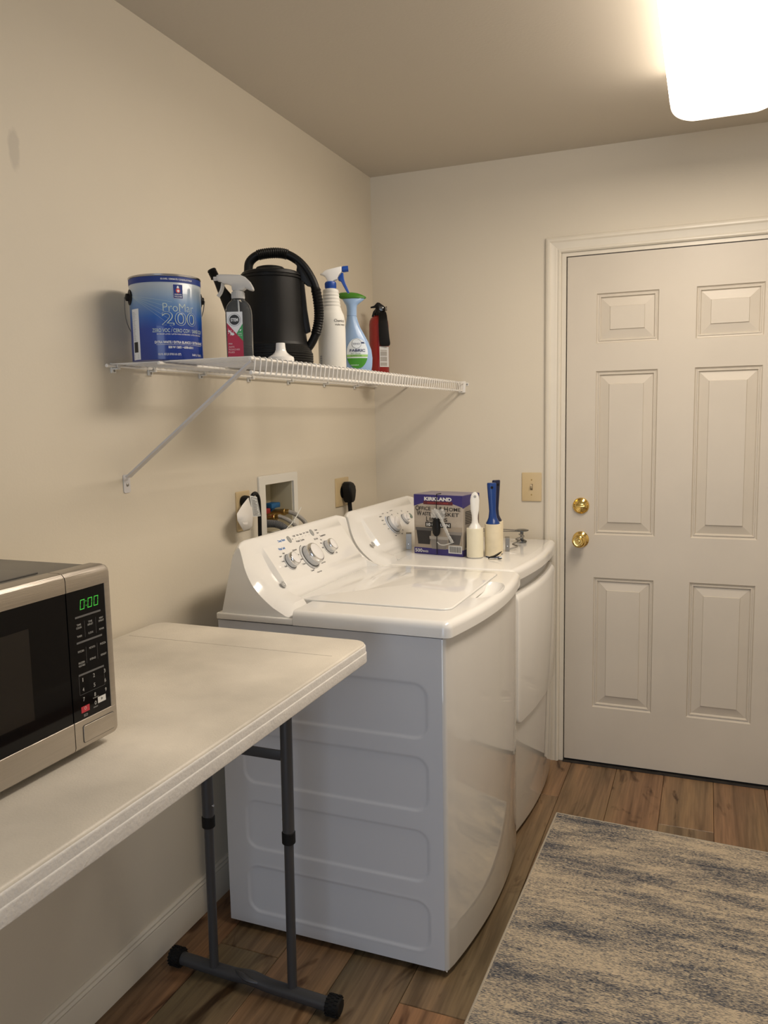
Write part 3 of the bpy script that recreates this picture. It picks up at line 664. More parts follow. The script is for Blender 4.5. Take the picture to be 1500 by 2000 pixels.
# end bracket on back wall
m = M(); m.box((SX-.020, D-.013, SZ-.044), (SX+.009, D-.0004, SZ+.003)); eb = obj('end_bracket', m, m_wire, sh, bevel=.002)
obj('screw', M().lathe([(.004, 0), (.0035, .003), (.0001, .0035)], (SX+.014, D-.001, SZ-.010), 12, frame=FY), m_metal, eb)
obj('bracket_ear', M().box((SX+.006, D-.003, SZ-.016), (SX+.020, D-.0005, SZ-.003)), m_wire, eb)
# diagonal brace (folded steel channel) with wall foot
A = Vector((.392, 1.437, SZ-.012)); B = Vector((.010, 1.461, 1.298)); d_ = (B-A).normalized(); s_ = d_.cross(Vector((0, 0, 1))).normalized(); n_ = s_.cross(d_)
def chan(p, w_): return [p+s_*a*w_+n_*b for a, b in ((-1, 0), (-1, .005), (-.8, .005), (-.75, .0012), (.75, .0012), (.8, .005), (1, .005), (1, 0))]
m = M(); m.loft([chan(A+d_*t_*(B-A).length, w_) for t_, w_ in ((0, .0065), (.03, .0075), (.95, .0085), (1, .0095))])
br = obj('brace', m, m_brace, sh, angle=40)
m = M(); rslab(m, [(a+1.463, b+1.284) for a, b in rrect(-.0125, .0125, -.024, .022, [.006, .003, .003, .006], 4)], .0004, .0024, .0006, f=lambda a, b, h: (h, a, b)); bf = obj('brace_foot', m, m_brace, br)
obj('screw', M().lathe([(.0042, 0), (.004, .0015), (.0015, .0028), (.0001, .0025)], (.0024, 1.464, 1.280), 14, frame=(Vector((0,1,0)), Vector((0,0,1)), Vector((1,0,0)))), m_metal, bf)

UH = Vector((.92826, .37193, 0)); ZV = Vector((0, 0, 1)); NH = Vector((.37193, -.92826, 0))   # picture-plane-parallel axes used to orient objects
SB = SZ+.0008
# ------------------------------------------------------------------ paint can
pc = Vector((.127, 1.487, SB)); Rc = .0835
m_can = mat('can_blue', (.01, .05, .33), .28, coat=.3)
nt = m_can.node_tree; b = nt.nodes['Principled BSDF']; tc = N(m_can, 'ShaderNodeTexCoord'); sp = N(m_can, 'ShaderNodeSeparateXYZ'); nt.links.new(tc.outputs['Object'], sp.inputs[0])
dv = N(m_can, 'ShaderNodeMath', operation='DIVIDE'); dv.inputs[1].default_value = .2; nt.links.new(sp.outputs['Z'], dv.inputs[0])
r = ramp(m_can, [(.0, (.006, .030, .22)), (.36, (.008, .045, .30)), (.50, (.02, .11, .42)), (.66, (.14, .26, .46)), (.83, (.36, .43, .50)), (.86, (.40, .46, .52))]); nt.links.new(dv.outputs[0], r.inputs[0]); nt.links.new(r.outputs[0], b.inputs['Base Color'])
can = thing('paint_can', 'blue one-gallon paint can with a white product name at the end of the wire shelf', 'paint can', tuple(pc))
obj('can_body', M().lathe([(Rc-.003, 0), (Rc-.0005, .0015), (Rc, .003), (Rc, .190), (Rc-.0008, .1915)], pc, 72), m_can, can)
obj('rim', M().lathe([(Rc, .1912), (Rc+.0012, .1925), (Rc+.0012, .1955), (Rc-.001, .1965), (Rc-.005, .1945), (Rc-.010, .1925), (.0001, .193)], pc, 72), mat('tin', (.42, .42, .44), .25, 1.), can)
th0 = atan2(-.803, .595)
def cyl(c, R, lift=.0004, t0=th0):
    return lambda a, b: Vector((c.x+(R+lift)*cos(t0+a/R), c.y+(R+lift)*sin(t0+a/R), c.z+b))
Fc = cyl(pc, Rc); Fc2 = cyl(pc, Rc, .0007); Fc3 = cyl(pc, Rc, .0010); Fc4 = cyl(pc, Rc, .0013)
m_pw = mat('print_white', (.72, .74, .76), .5); m_pb = mat('print_navy', (.008, .03, .19), .5); m_pr = mat('print_red', (.62, .06, .05), .5); m_pg = mat('print_pale_green', (.50, .60, .58), .5); m_pk = mat('print_black', (.02, .02, .02), .5); m_pgy = mat('print_grey', (.35, .37, .40), .5)
m = M(); patch(m, Fc, -1.7*Rc, 2.0*Rc, .1775, .1908, 60, 1, 0); obj('colour_band', m, [m_pb], can)
lb = M()
textw('EG-SHEL / SEMIMATE / COQUILLE D\'OEUF', Fc2, .030, .184, .078, .0045, Mx=lb, bold=.02)
textw('ZERO VOC / CERO COV / SANS COV', Fc, .034, .068, .135, .0085, Mx=lb, mi=1, bold=.01)
textw('INTERIOR LATEX / LATEX PARA INTERIORES / LATEX D\'INTERIEUR', Fc, .036, .0595, .118, .0032, Mx=lb, bold=.01)
textw('EXTRA WHITE / EXTRA BLANCO / EXTRA BLANC', Fc, .036, .041, .130, .0062, Mx=lb, bold=.03)
patch(lb, Fc, -.026, .098, .0352, .0358, 20, 1)
textw('B20 W 12651 \u2022 6508-65011', Fc, .033, .0298, .062, .0055, Mx=lb, bold=.03)
textw('123 FL OZ (3 27/32 U.S. QT)', Fc, .004, .013, .052, .0060, Mx=lb, bold=.02); textw('3.63 L / 3,63 L', Fc, .078, .013, .036, .0055, Mx=lb, bold=.02)
textw('ProMar', Fc, .031, .1205, .076, .0185, Mx=lb, mi=1, bold=-.012)
textw('200', Fc3, .033, .0950, .086, .0315, Mx=lb, mi=1, bold=.02); textw('200', Fc4, .033, .0950, .0840, .0300, Mx=lb, mi=2, bold=-.010)
for k in range(5):   # fine swoosh lines from the ear
    for j in range(10):
        u0 = -.095+.011*j; u1 = u0+.011; g = lambda u: .150-.0018*k*(u+.095)/.02-.018*((u+.095)/.11)-.03*((u+.095)/.11)**2*(k/6)
        lb.add([Fc(u0, g(u0)), Fc(u1, g(u1)), Fc(u1, g(u1)+.0004), Fc(u0, g(u0)+.0004)], [(0, 1, 2, 3)], 1)
obj('printed_label', lb, [m_pw, m_pg, m_can], can, smooth=False)
lg = M(); patch(lg, Fc2, .0185, .0405, .1415, .1725, 4, 1, 0)
patch(lg, Fc, .0178, .0412, .1408, .1732, 4, 1, 1)
disc(lg, Fc3, .0295, .1585, .0052, 18, 2); disc(lg, Fc4, .0298, .1580, .0030, 14, 1); lg.add([Fc3(.0262, .164), Fc3(.0325, .164), Fc3(.0308, .1695), Fc3(.0278, .1695)], [(0, 1, 2, 3)], 1)
textw('SHERWIN', Fc3, .0295, .1500, .017, .0030, Mx=lg, mi=1, bold=.02); textw('WILLIAMS', Fc3, .0295, .1452, .0185, .0030, Mx=lg, mi=1, bold=.02)
obj('emblem', lg, [m_pb, m_pw, m_pr], can, smooth=False)
st = M(); a0, a1 = -1.17*Rc, -.83*Rc; patch(st, Fc, a0, a1, .003, .120, 6, 1, 0)
for k in range(26):
    z = .112-.0026*k; st.add([Fc2(a0+.003, z), Fc2(a0+random.uniform(.012, .022), z), Fc2(a0+.012, z+.0009), Fc2(a0+.003, z+.0009)], [(0, 1, 2, 3)], 1)
patch(st, Fc2, a0+.005, a0+.021, .020, .044, 2, 1, 2); 
for k in range(8): z = .015-.0015*k; patch(st, Fc2, a0+.003, a0+.022, z, z+.0006, 1, 1, 1)
obj('data_strip', st, [m_pw, m_pgy, m_pk], can, smooth=False)
for u in (-1.33, 1.81):
    a = th0+u; fr_ = (Vector((-sin(a), cos(a), 0)), ZV, Vector((cos(a), sin(a), 0)))
    e = obj('ear', M().lathe([(.0185, -.004), (.0180, .0015), (.012, .003), (.009, .003), (.0085, .009), (.0055, .010), (.0001, .010)], pc+fr_[2]*Rc+ZV*.150, 24, frame=fr_), m_black, can)
p = []
for k in range(31):
    a = th0-1.33-(2*pi-3.14)*k/30; s = sin(pi*k/30)
    p.append((pc.x+(Rc+.012-.006*s)*cos(a), pc.y+(Rc+.012-.006*s)*sin(a), pc.z+.150-.105*s**.7))
p = [(min(max(q[0], .012), 9), q[1], q[2]) for q in p]
obj('bail', M().tube(p, .0011, 8), m_metal, can)

def pl(c, lift=0.):   # plane facing the photographer's side through point c, (a along UH, b up)
    return lambda a, b, h=0.: c+UH*a+ZV*b+NH*(h+lift)
# ------------------------------------------------------------------ ant spray bottle
m_clear = mat('clear_plastic', (.80, .83, .85), .04, trans=.95, ior=1.05)
m_frost = mat('frosted_plastic', (.74, .74, .73), .35, trans=.45, ior=1.15)
m_tube_ = mat('dip_tube', (.55, .56, .57), .4)
ac = Vector((.308, 1.522, SB))
ab = thing('insect_spray_bottle', 'small clear trigger bottle with red and green label beside the black watering can', 'spray bottle', tuple(ac))
m = M(); ring = []
for w_, dd, z in ((.0285, .016, 0), (.0305, .018, .002), (.0310, .0185, .006), (.0310, .0185, .105), (.0300, .018, .116), (.0265, .017, .127), (.0205, .0155, .135), (.0155, .0145, .139), (.0145, .0140, .142)):
    ring.append([ac+UH*a+NH*b+ZV*z for a, b in rrect(-w_, w_, -dd, dd, min(w_, dd)*.8, 6)])
m.loft(ring); obj('bottle', m, m_clear, ab)
obj('dip_tube', M().tube([ac+ZV*.012+UH*.004, ac+ZV*.14], .002, 8), m_tube_, ab)
m = M(); m.lathe([(.0150, .142), (.0152, .144), (.0152, .156), (.0145, .158), (.0115, .160), (.0112, .176)], ac, 28)
for k in range(24): a = 2*pi*k/24; c = ac+Vector((cos(a)*.0152, sin(a)*.0152, .150)); m.box(tuple(c-Vector((.0005, .0005, .006))), tuple(c+Vector((.0005, .0005, .006))))
obj('collar', m, m_frost, ab)
hp = [(-.0480, .1965), (-.0400, .1985), (-.010, .1975), (.008, .1965), (.020, .191), (.030, .181), (.0365, .169), (.0385, .1610), (.0340, .1605), (.026, .1625), (.0190, .1665), (.0140, .1605), (-.0125, .1600), (-.0135, .1740), (-.0175, .1735), (-.0215, .1770), (-.0320, .1770), (-.0400, .1830), (-.0480, .1840)]
f = pl(ac)
m = M(); m.loft([[f(a, b, h) for a, b in hp] for h in (-.0115, .0115)]); hd = obj('trigger_head', m, m_frost, ab, bevel=.003)
m = M(); m.tube(spline([f(-.0345, .179), f(-.0365, .168), f(-.041, .157), f(-.0475, .1485)], 5), .0030, 8, flat=(1, 2.2)); obj('trigger', m, m_frost, hd)
obj('nozzle', M().tube([f(-.048, .1900), f(-.056, .1895)], .0048, 10), m_frost, hd)
fl_ = pl(ac, .0190); fl2 = pl(ac, .0193); fl3 = pl(ac, .0196)
m_lr = mat('label_red', (.38, .012, .045), .5); m_lgn = mat('label_green', (.04, .30, .09), .5)
lb = M(); X0, X1 = -.0255, .0115
lb.add([fl_(X0, .003), fl_(X1, .003), fl_(X1, .1105), fl_(X0, .1105)], [(0, 1, 2, 3)], 0)
lb.add([fl2(X0, .007), fl2(X1, .007), fl2(X1, .043), fl2(-.004, .0600), fl2(X0, .0850)], [(0, 1, 2, 3, 4)], 1)
lb.add([fl2(X1, .043), fl2(X1, .0830), fl2(-.004, .0600)], [(0, 1, 2)], 2)
disc(lb, fl2, -.0075, .0920, .0118, 28, 3); ringf(lb, fl2, -.0075, .0920, .0140, .0146, mi=3)
textw('STEM', fl3, -.0075, .0920, .0175, .0078, Mx=lb, mi=0, bold=.03)
textw('KILLS', fl3, -.0185, .0370, .008, .0025, Mx=lb, mi=0, bold=.02); textw('ANTS', fl3, -.0165, .0295, .0135, .0040, Mx=lb, mi=4, bold=.02); textw('ROACHES', fl3, -.0100, .0235, .0255, .0040, Mx=lb, mi=4, bold=.02); textw('FLIES', fl3, -.0165, .0172, .0140, .0040, Mx=lb, mi=4, bold=.02)
textw('SAFE', fl3, .0040, .0600, .0085, .0028, Mx=lb, mi=0); textw('FOR USE', fl3, .0045, .0558, .0095, .0022, Mx=lb, mi=0)
for a, b, rx, ry in ((-.0205, .0660, .0030, .0022), (-.0168, .0625, .0022, .0018), (-.0130, .0590, .0042, .0030)): disc(lb, fl3, a, b, rx, 12, 0, ry)
for a, b, c, d in ((-.0200, .0640, -.0235, .0600), (-.0170, .061, -.0185, .0560), (-.0140, .061, -.0105, .0650), (-.0175, .064, -.0150, .0685), (-.0215, .0675, -.0230, .0720)):
    v = Vector((c-a, d-b)).normalized(); lb.add([fl3(a-v.y*.0004, b+v.x*.0004), fl3(a+v.y*.0004, b-v.x*.0004), fl3(c+v.y*.0004, d-v.x*.0004), fl3(c-v.y*.0004, d+v.x*.0004)], [(0, 1, 2, 3)], 0)
lb.add([fl3(.0035, .066), fl3(.0065, .0665), fl3(.0085, .0705), fl3(.0045, .069)], [(0, 1, 2, 3)], 0)
obj('label', lb, [m_pw, m_lr, m_lgn, m_pk, mat('label_pink', (.62, .35, .38), .5)], ab, smooth=False)

# ------------------------------------------------------------------ watering can
wc = Vector((.255, 1.79, SB)); f = pl(wc)
wk = thing('watering_can', 'large black plastic watering can with ribbed handle grips on the wire shelf', 'watering can', tuple(wc))
ox = -.007
prof = [(.102, 0), (.106, .003)]
for k in range(8): z = .006+.0062*k; g_ = .1070-max(0, z-.030)*.50; prof += [(g_, z), (g_, z+.0038), (g_-.002, z+.0046), (g_-.002, z+.0058)]
prof += [(.0935, .058), (.0925, .062), (.0860, .113), (.0815, .180), (.0785, .2290), (.0815, .2300), (.0815, .2340), (.0790, .2345), (.0790, .2375), (.0815, .238), (.0805, .2420), (.0775, .2425), (.077, .246), (.071, .249), (.058, .252)]
obj('can_body', M().lathe(prof, wc+UH*ox, 64), m_black, wk)
obj('filler_rim', M().lathe([(.040, .247), (.040, .256), (.036, .262), (.028, .2645), (.0001, .265)], wc+UH*(ox-.002), 48), m_black, wk)
hpth = spline([f(-.0684, .232), f(-.0672, .255), f(-.0630, .2765), f(-.045, .2925), f(-.0174, .2990), f(.0168, .2995), f(.0439, .2925), f(.0707, .2745), f(.0925, .2475), f(.1095, .2110), f(.1175, .1640), f(.1175, .1235), f(.1080, .0850), f(.094, .0580), f(.078, .040)], 12)
n = len(hpth); rad = []
for i in range(n):
    t = i/12; g = .0135
    if 3.2 <= t <= 5.8 or 9.1 <= t <= 12.0: g = .0152+(.0012 if i % 2 else -.0008)
    rad.append(g)
obj('handle', M().tube(hpth, rad, 18, flat=(.82, 1.0)), m_black, wk, angle=25)
m = M(); m.loft([[f(a, b, h) for a, b in ((.036, .292), (.062, .284), (.0900, .250), (.1060, .208), (.0900, .2120), (.0740, .2250), (.0660, .238), (.062, .252), (.064, .264), (.056, .278))] for h in (-.010, .010)])
obj('handle_web', m, m_black, wk, bevel=.003)
m = M(); m.loft([[f(a, b, h) for a, b in ((.066, .226), (.0810, .224), (.0870, .150), (.0950, .092), (.080, .086), (.070, .120))] for h in (-.010, .010)])
obj('back_rib', m, m_black, wk, bevel=.002)
m = M(); rings = []
for a, b, ra, rb in ((-.045, .075, .060, .030), (-.085, .105, .042, .020), (-.115, .160, .022, .014), (-.140, .205, .0125, .011), (-.156, .240, .0085, .0085)):
    ax = Vector((-.50, .866)); pv = Vector((ax.y, -ax.x)); rings.append([f(a+pv.x*cos(2*pi*k/20)*ra, b+pv.y*cos(2*pi*k/20)*ra, sin(2*pi*k/20)*rb) for k in range(20)])
m.loft(rings); spt = obj('spout', m, m_black, wk)
ax3 = (f(-.156, .240)-f(-.140, .205)).normalized(); e1 = NH; e2 = ax3.cross(e1)
rose = [(.0085, -.004), (.0125, -.002)]+[q for k in range(4) for q in ((.0125, .001+.004*k), (.0108, .003+.004*k))]+[(.0125, .018), (.011, .022), (.0001, .024)]
obj('spout_tip', M().lathe(rose, f(-.157, .240), 20, frame=(e1, e2, ax3)), m_black, spt)

# ------------------------------------------------------------------ funnel
fc = Vector((.352, 1.640, SB))
obj_f = obj('funnel', M().lathe([(.0320, 0), (.0330, .001), (.0330, .007), (.0320, .012), (.028, .0145), (.021, .0185), (.0155, .024), (.0128, .030), (.0118, .038), (.0112, .0465), (.0102, .0470), (.0098, .040)], fc, 40), m_whitep, None)
tag(obj_f, 'small white plastic funnel upside down in front of the watering can', 'funnel')
# re-origin
def reorigin(o, c):
    c = Vector(c); o.data.transform(Matrix.Translation(-c)); o.location = c
reorigin(obj_f, fc)

# ------------------------------------------------------------------ white spray bottle
sc_ = Vector((.345, 1.975, SB)); cx_ = -.009; f = pl(sc_)
m_milk = mat('milky_plastic', (.78, .77, .72), .38, trans=.12, ior=1.2)
m_blue = mat('blue_plastic', (.012, .07, .36), .35)
sb = thing('spray_bottle', 'milky white spray bottle with blue collar and trigger and handwritten note', 'spray bottle', tuple(sc_))
c0 = sc_+UH*cx_
prof = [(.036, 0), (.0385, .002), (.0395, .006), (.0395, .110), (.0385, .135), (.0355, .152), (.0325, .158), (.0290, .166), (.0285, .170)]
for k in range(5): prof += [(.0262-.001*k, .174+.0095*k), (.0272-.001*k, .179+.0095*k)]
prof += [(.0215, .222), (.0150, .2245), (.0140, .228)]
obj('bottle', M().lathe(prof, c0, 48, ), m_milk, sb)
m = M(); m.lathe([(.0152, .2255), (.0157, .227), (.0157, .242), (.0145, .2445), (.010, .2448)], c0, 30)
for k in range(24): a = 2*pi*k/24; c = c0+Vector((cos(a)*.0157, sin(a)*.0157, .2345)); m.box(tuple(c-Vector((.0006, .0006, .0065))), tuple(c+Vector((.0006, .0006, .0065))))
obj('collar', m, m_blue, sb)
hp = [(-.0395, .2655), (-.031, .2690), (-.0255, .2745), (-.0183, .2775), (.0238, .2868), (.0240, .2710), (.015, .2620), (.0100, .2500), (-.0005, .2470), (-.0010, .2440), (-.0190, .2440), (-.0190, .2500), (-.0235, .2580), (-.030, .2625)]
m = M(); m.loft([[f(a, b, h) for a, b in hp] for h in (-.0105, .0105)]); hd = obj('trigger_head', m, mat('white_translucent', (.80, .79, .76), .35), sb, bevel=.003)
obj('nozzle', M().tube([f(.0235, .2785), f(.0265, .2790), f(.0265, .2790), f(.0425, .2805)], [.007, .007, .0088, .0085], 14), m_blue, hd)
m = M(); hp = [(.0130, .2560), (.0135, .2480), (.0210, .2450), (.0270, .2330), (.0345, .2190), (.0395, .2115), (.0448, .2125), (.0400, .2250), (.0335, .2400), (.0300, .2520), (.0285, .2690), (.0240, .2690)]
m.loft([[f(a, b, h) for a, b in hp] for h in (-.007, .007)]); obj('trigger', m, m_blue, hd, bevel=.002)
fs = cyl(c0, .0395, .0004, th0+.0)
hw_ = M(); fh = lambda a, b: fs(a, b)
textw('Chemical', fh, .0180, .1330, .036, .0085, Mx=hw_, bold=.0, rot=.02); textw('make wash', fh, .0200, .1225, .034, .0062, Mx=hw_, bold=.0, rot=.02)
obj('handwriting', hw_, m_pk, sb, smooth=False)
bc = M()
for k in range(12): patch(bc, fs, -.0500, -.0400, .010+.0022*k, .0110+.0022*k+.0006*(k % 3), 2, 1)
obj('barcode', bc, m_pgy, sb, smooth=False)

# ------------------------------------------------------------------ fabric spray
gc = Vector((.318, 2.195, SB)); f = pl(gc)
m_lblue = mat('pale_blue_plastic', (.28, .42, .66), .22); m_green = mat('green_plastic', (.055, .20, .018), .3)
fb = thing('fabric_spray_bottle', 'pale blue fabric spray bottle with a green head behind the white spray bottle', 'spray bottle', tuple(gc))
ox = -.022
m = M(); rings = []
for z, l, r, dp in ((0, -.052, .040, .022), (.003, -.056, .0425, .026), (.020, -.0585, .0455, .028), (.045, -.060, .0470, .028), (.070, -.058, .0440, .0275), (.095, -.052, .0345, .026), (.118, -.0445, .0225, .024), (.140, -.037, .0105, .022), (.160, -.033, .0035, .020), (.1735, -.031, .0000, .019), (.1745, -.0295, -.0015, .018), (.1746, -.031, .0002, .019), (.195, -.0305, .0005, .018), (.207, -.032, .002, .018), (.213, -.036, .009, .0175), (.220, -.040, .019, .016), (.2265, -.043, .0265, .013), (.2295, -.044, .0290, .011)):
    c = gc+UH*((l+r)/2)+ZV*z; rings.append([c+UH*cos(2*pi*k/28)*(r-l)/2+NH*sin(2*pi*k/28)*dp for k in range(28)])
m.loft(rings); obj('bottle', m, m_lblue, fb)
m = M(); rings = []
for z, l, r, dp in ((.2270, -.046, .0280, .0125), (.2297, -.052, .0315, .0150), (.2330, -.055, .0300, .0150), (.2395, -.056, .018, .0140), (.2440, -.054, .006, .012), (.2465, -.050, -.008, .008), (.2470, -.045, -.016, .003)):
    c = gc+UH*((l+r)/2)+ZV*z; rings.append([c+UH*cos(2*pi*k/28)*(r-l)/2+NH*sin(2*pi*k/28)*dp for k in range(28)])
m.loft(rings); obj('spray_head', m, m_green, fb)
def fe(lift): 
    def g(a, b):   # wrap on the elliptic belly
        cx = -.0065; w_ = .0535; q = max(-.95, min(.95, (a-cx)/w_)); return gc+UH*a+ZV*b+NH*(.0284*sqrt(1-q*q)+lift-max(0, (b-.060))*.045)
    return g
g0, g1, g2 = fe(.0008), fe(.0014), fe(.0020)
lb = M()
def blob(Mx, g, c, rx, ry, mi, z0=-9, z1=9, n=26):
    for k in range(n):
        za = c[1]-ry+2*ry*k/n; zb = c[1]-ry+2*ry*(k+1)/n
        if za < z0 or zb > z1: continue
        wa = rx*sqrt(max(0, 1-((za-c[1])/ry)**2)); wb = rx*sqrt(max(0, 1-((zb-c[1])/ry)**2))
        nn = 8; va = [g(c[0]-wa+2*wa*i/nn, za) for i in range(nn+1)]+[g(c[0]-wb+2*wb*i/nn, zb) for i in range(nn+1)]
        Mx.add(va, [(i, i+1, nn+2+i, nn+1+i) for i in range(nn)], mi)
blob(lb, g0, (.000, .058), .0330, .047, 0)
blob(lb, g1, (.000, .058), .0330, .047, 1, z1=.045)
blob(lb, g1, (.000, .058), .0330, .047, 2, z0=.044, z1=.056)
disc(lb, g1, -.0015, .0880, .0150, 26, 3); disc(lb, g2, -.0015, .0880, .0142, 26, 0)
textw('febreze', g2, -.0015, .0880, .0235, .0075, Mx=lb, mi=3, bold=-.005)
textw('FABRIC', g2, .001, .0670, .048, .0085, Mx=lb, mi=3, bold=.02); textw('PET ODOR', g2, -.004, .0575, .030, .0042, Mx=lb, mi=4); textw('ELIMINATOR', g2, -.003, .0510, .034, .0042, Mx=lb, mi=4)
textw('FRESHENS', g2, -.008, .022, .024, .003, Mx=lb, mi=0)
lb.add([g2(.012, .0885), g2(.024, .0885), g2(.021, .0925), g2(.013, .0925)], [(0, 1, 2, 3)], 3)
obj('label', lb, [mat('label_white', (.72, .80, .88), .4), mat('label_leaf_green', (.05, .26, .02), .4), mat('label_pale_green', (.32, .58, .18), .4), mat('label_navy', (.01, .02, .10), .4), mat('label_dark_green', (.03, .17, .04), .4)], fb, smooth=False)

# ------------------------------------------------------------------ fire extinguisher
xc = Vector((.086, 2.95, SB)); f = pl(xc)
m_fred = mat('extinguisher_red', (.27, .007, .006), .28, coat=.4)
ex = thing('fire_extinguisher', 'small red fire extinguisher with black valve and strap in the corner of the shelf', 'fire extinguisher', tuple(xc))
obj('cylinder', M().lathe([(.030, 0), (.0375, .002), (.0398, .008), (.0398, .235), (.038, .250), (.032, .262), (.022, .270), (.014, .273), (.013, .282)], xc, 48), m_fred, ex)
m = M(); m.lathe([(.0165, .268), (.018, .272), (.017, .290), (.013, .300), (.012, .312)], xc, 20); m.tube([f(.0, .296, .005), f(.026, .296, .012)], .011, 12); obj('valve', m, m_black, ex)
m = M(); m.loft([[f(a, b, h) for a, b in ((-.033, .303), (-.032, .3085), (-.018, .312), (-.006, .325), (.004, .324), (.022, .311), (.026, .303), (.010, .303), (-.010, .304))] for h in (-.007, .007)]); obj('squeeze_lever', m, m_black, ex, bevel=.002)
m = M(); m.loft([[f(a, b, h) for a, b in ((-.029, .268), (-.022, .288), (-.012, .300), (-.008, .296), (-.016, .280), (-.020, .266))] for h in (.004, .012)]); obj('carry_handle', m, m_black, ex, bevel=.0015)
obj('pressure_gauge', M().lathe([(.010, 0), (.010, .006), (.0085, .0065), (.0001, .0065)], f(.012, .298, .014), 18, frame=(UH, ZV, NH)), m_dmetal, ex)
m = M(); m.tube([f(.030, .300, 0), f(.034, .300, 0)], .0095, 14); obj('pull_pin_ring', m, m_metal, ex)
sec_ = []
for a, b, w_, h in ((.0155, .283, .0150, .026), (.0170, .268, .0165, .038), (.0185, .230, .0190, .043), (.0210, .180, .0210, .044), (.0235, .158, .0215, .044), (.0235, .150, .0200, .043), (.0235, .147, .0150, .042)):
    sec_.append([f(a+p, b, h+q) for p, q in rrect(-w_, w_, -.007, .006, .004, 4)])
obj('strap_housing', M().loft(sec_), m_black, ex)
fx = cyl(xc, .0398, .0006, atan2(NH.y, NH.x))
lb = M(); patch(lb, fx, .001, .050, .064, .146, 12, 1, 0); fx2 = cyl(xc, .0398, .0010, atan2(NH.y, NH.x))
for z0, z1 in ((.128, .132), (.108, .126), (.086, .104), (.068, .082)):
    patch(lb, fx2, .004, .034, z0, z1, 8, 1, 1)
for k in range(9): patch(lb, cyl(xc, .0398, .0013, atan2(NH.y, NH.x)), .006, .032, .0885+.0040*k, .0893+.0040*k, 6, 1, 2)
obj('label', lb, [m_pw, mat('label_grey', (.42, .40, .38), .5), m_pgy], ex, smooth=False)

# ================================================================== WALL FITTINGS
FXW = (Vector((0,1,0)), Vector((0,0,1)), Vector((1,0,0)))
def wallplate(m, y0, y1, z0, z1, th=.0055):
    return rslab(m, rrect(y0, y1, z0, z1, .004, 4), .0004, th, .0025, f=lambda a, b, h: (h, a, b))
wo = thing('wall_outlet', 'almond outlet plate left of the recessed washer supply box', 'outlet', (0, 1.997, 1.153))
obj('cover_plate', wallplate(M(), 1.958, 2.036, 1.092, 1.216), m_almond, wo)
for z in (1.165, 1.112): obj('receptacle', M().box((.0056, 1.980, z), (.0072, 2.012, z+.032)), m_almond, wo, bevel=.0006)
# washer plug, cord, tag
pg = thing('washer_power_cord', 'black power plug and cord with a white warning tag in the left outlet', 'power cord', (.02, 2.0, 1.15))
m = M(); m.lathe([(.017, 0), (.019, .006), (.018, .018), (.013, .028), (.009, .034)], (.0074, 1.990, 1.185), 20, frame=FXW); obj('plug', m, m_black, pg)
cp_ = spline([(.034, 1.990, 1.188), (.040, 1.998, 1.206), (.038, 2.020, 1.206), (.034, 2.040, 1.185), (.031, 2.047, 1.13), (.030, 2.047, 1.06), (.032, 2.047, .98), (.036, 2.047, .88)], 8)
obj('cord', M().tube(cp_, .0062, 10), m_black, pg)
def sheet(pts, n=1):   # quad strip sheet with a little thickness
    v = []; f = []
    for a, b in pts: v += [Vector(a), Vector(b)]
    k = len(pts); nn = (Vector(pts[1][0])-Vector(pts[0][0])).cross(Vector(pts[0][1])-Vector(pts[0][0])).normalized()*.0004
    v2 = [p+nn for p in v]; m = M(); m.add(v+v2, [(2*i, 2*i+1, 2*i+3, 2*i+2) for i in range(k-1)]+[(2*k+2*i+2, 2*k+2*i+3, 2*k+2*i+1, 2*k+2*i) for i in range(k-1)]+[(2*i, 2*i+2, 2*k+2*i+2, 2*k+2*i) for i in range(k-1)]+[(2*i+3, 2*i+1, 2*k+2*i+1, 2*k+2*i+3) for i in range(k-1)]+[(0, 2*k, 2*k+1, 1), (2*k-2, 2*k-1, 4*k-1, 4*k-2)])
    return m
m_paper = mat('tag_paper', (.80, .78, .75), .5)
tg = obj('tag', sheet([((.044, 1.960, 1.199), (.046, 1.974, 1.201)), ((.047, 1.921, 1.181), (.050, 1.970, 1.176)), ((.050, 1.885, 1.159), (.054, 1.968, 1.156)), ((.052, 1.884, 1.139), (.054, 1.967, 1.132)), ((.050, 1.903, 1.120), (.052, 1.966, 1.112)), ((.046, 1.925, 1.102), (.048, 1.962, 1.104))]), m_paper, pg, angle=80)
tq = [Vector(p) for p in ((.050, 1.961, 1.207), (.048, 2.006, 1.198), (.050, 2.022, 1.136), (.052, 1.970, 1.140))]
m = M(); nn = Vector((.0004, -.0002, 0)); m.loft([[q for q in tq], [q+nn for q in tq]]); tb2 = obj('warning_label', m, mat('tag_film', (.60, .62, .62), .3), pg, smooth=False)
m = M(); bl = lambda u, v, h=.0009: tq[3]*(1-u)*(1-v)+tq[2]*u*(1-v)+tq[1]*u*v+tq[0]*(1-u)*v+Vector((h, -h*.5, 0))
for u0, u1, v0, v1 in ((.15, .92, .05, .07), (.15, .92, .90, .92), (.15, .18, .05, .92), (.89, .92, .05, .92)): patch(m, bl, u0, u1, v0, v1)
for k in range(11): patch(m, bl, .24, random.uniform(.6, .84), .11+.068*k, .135+.068*k)
obj('label_print', m, m_pk, tb2, smooth=False)

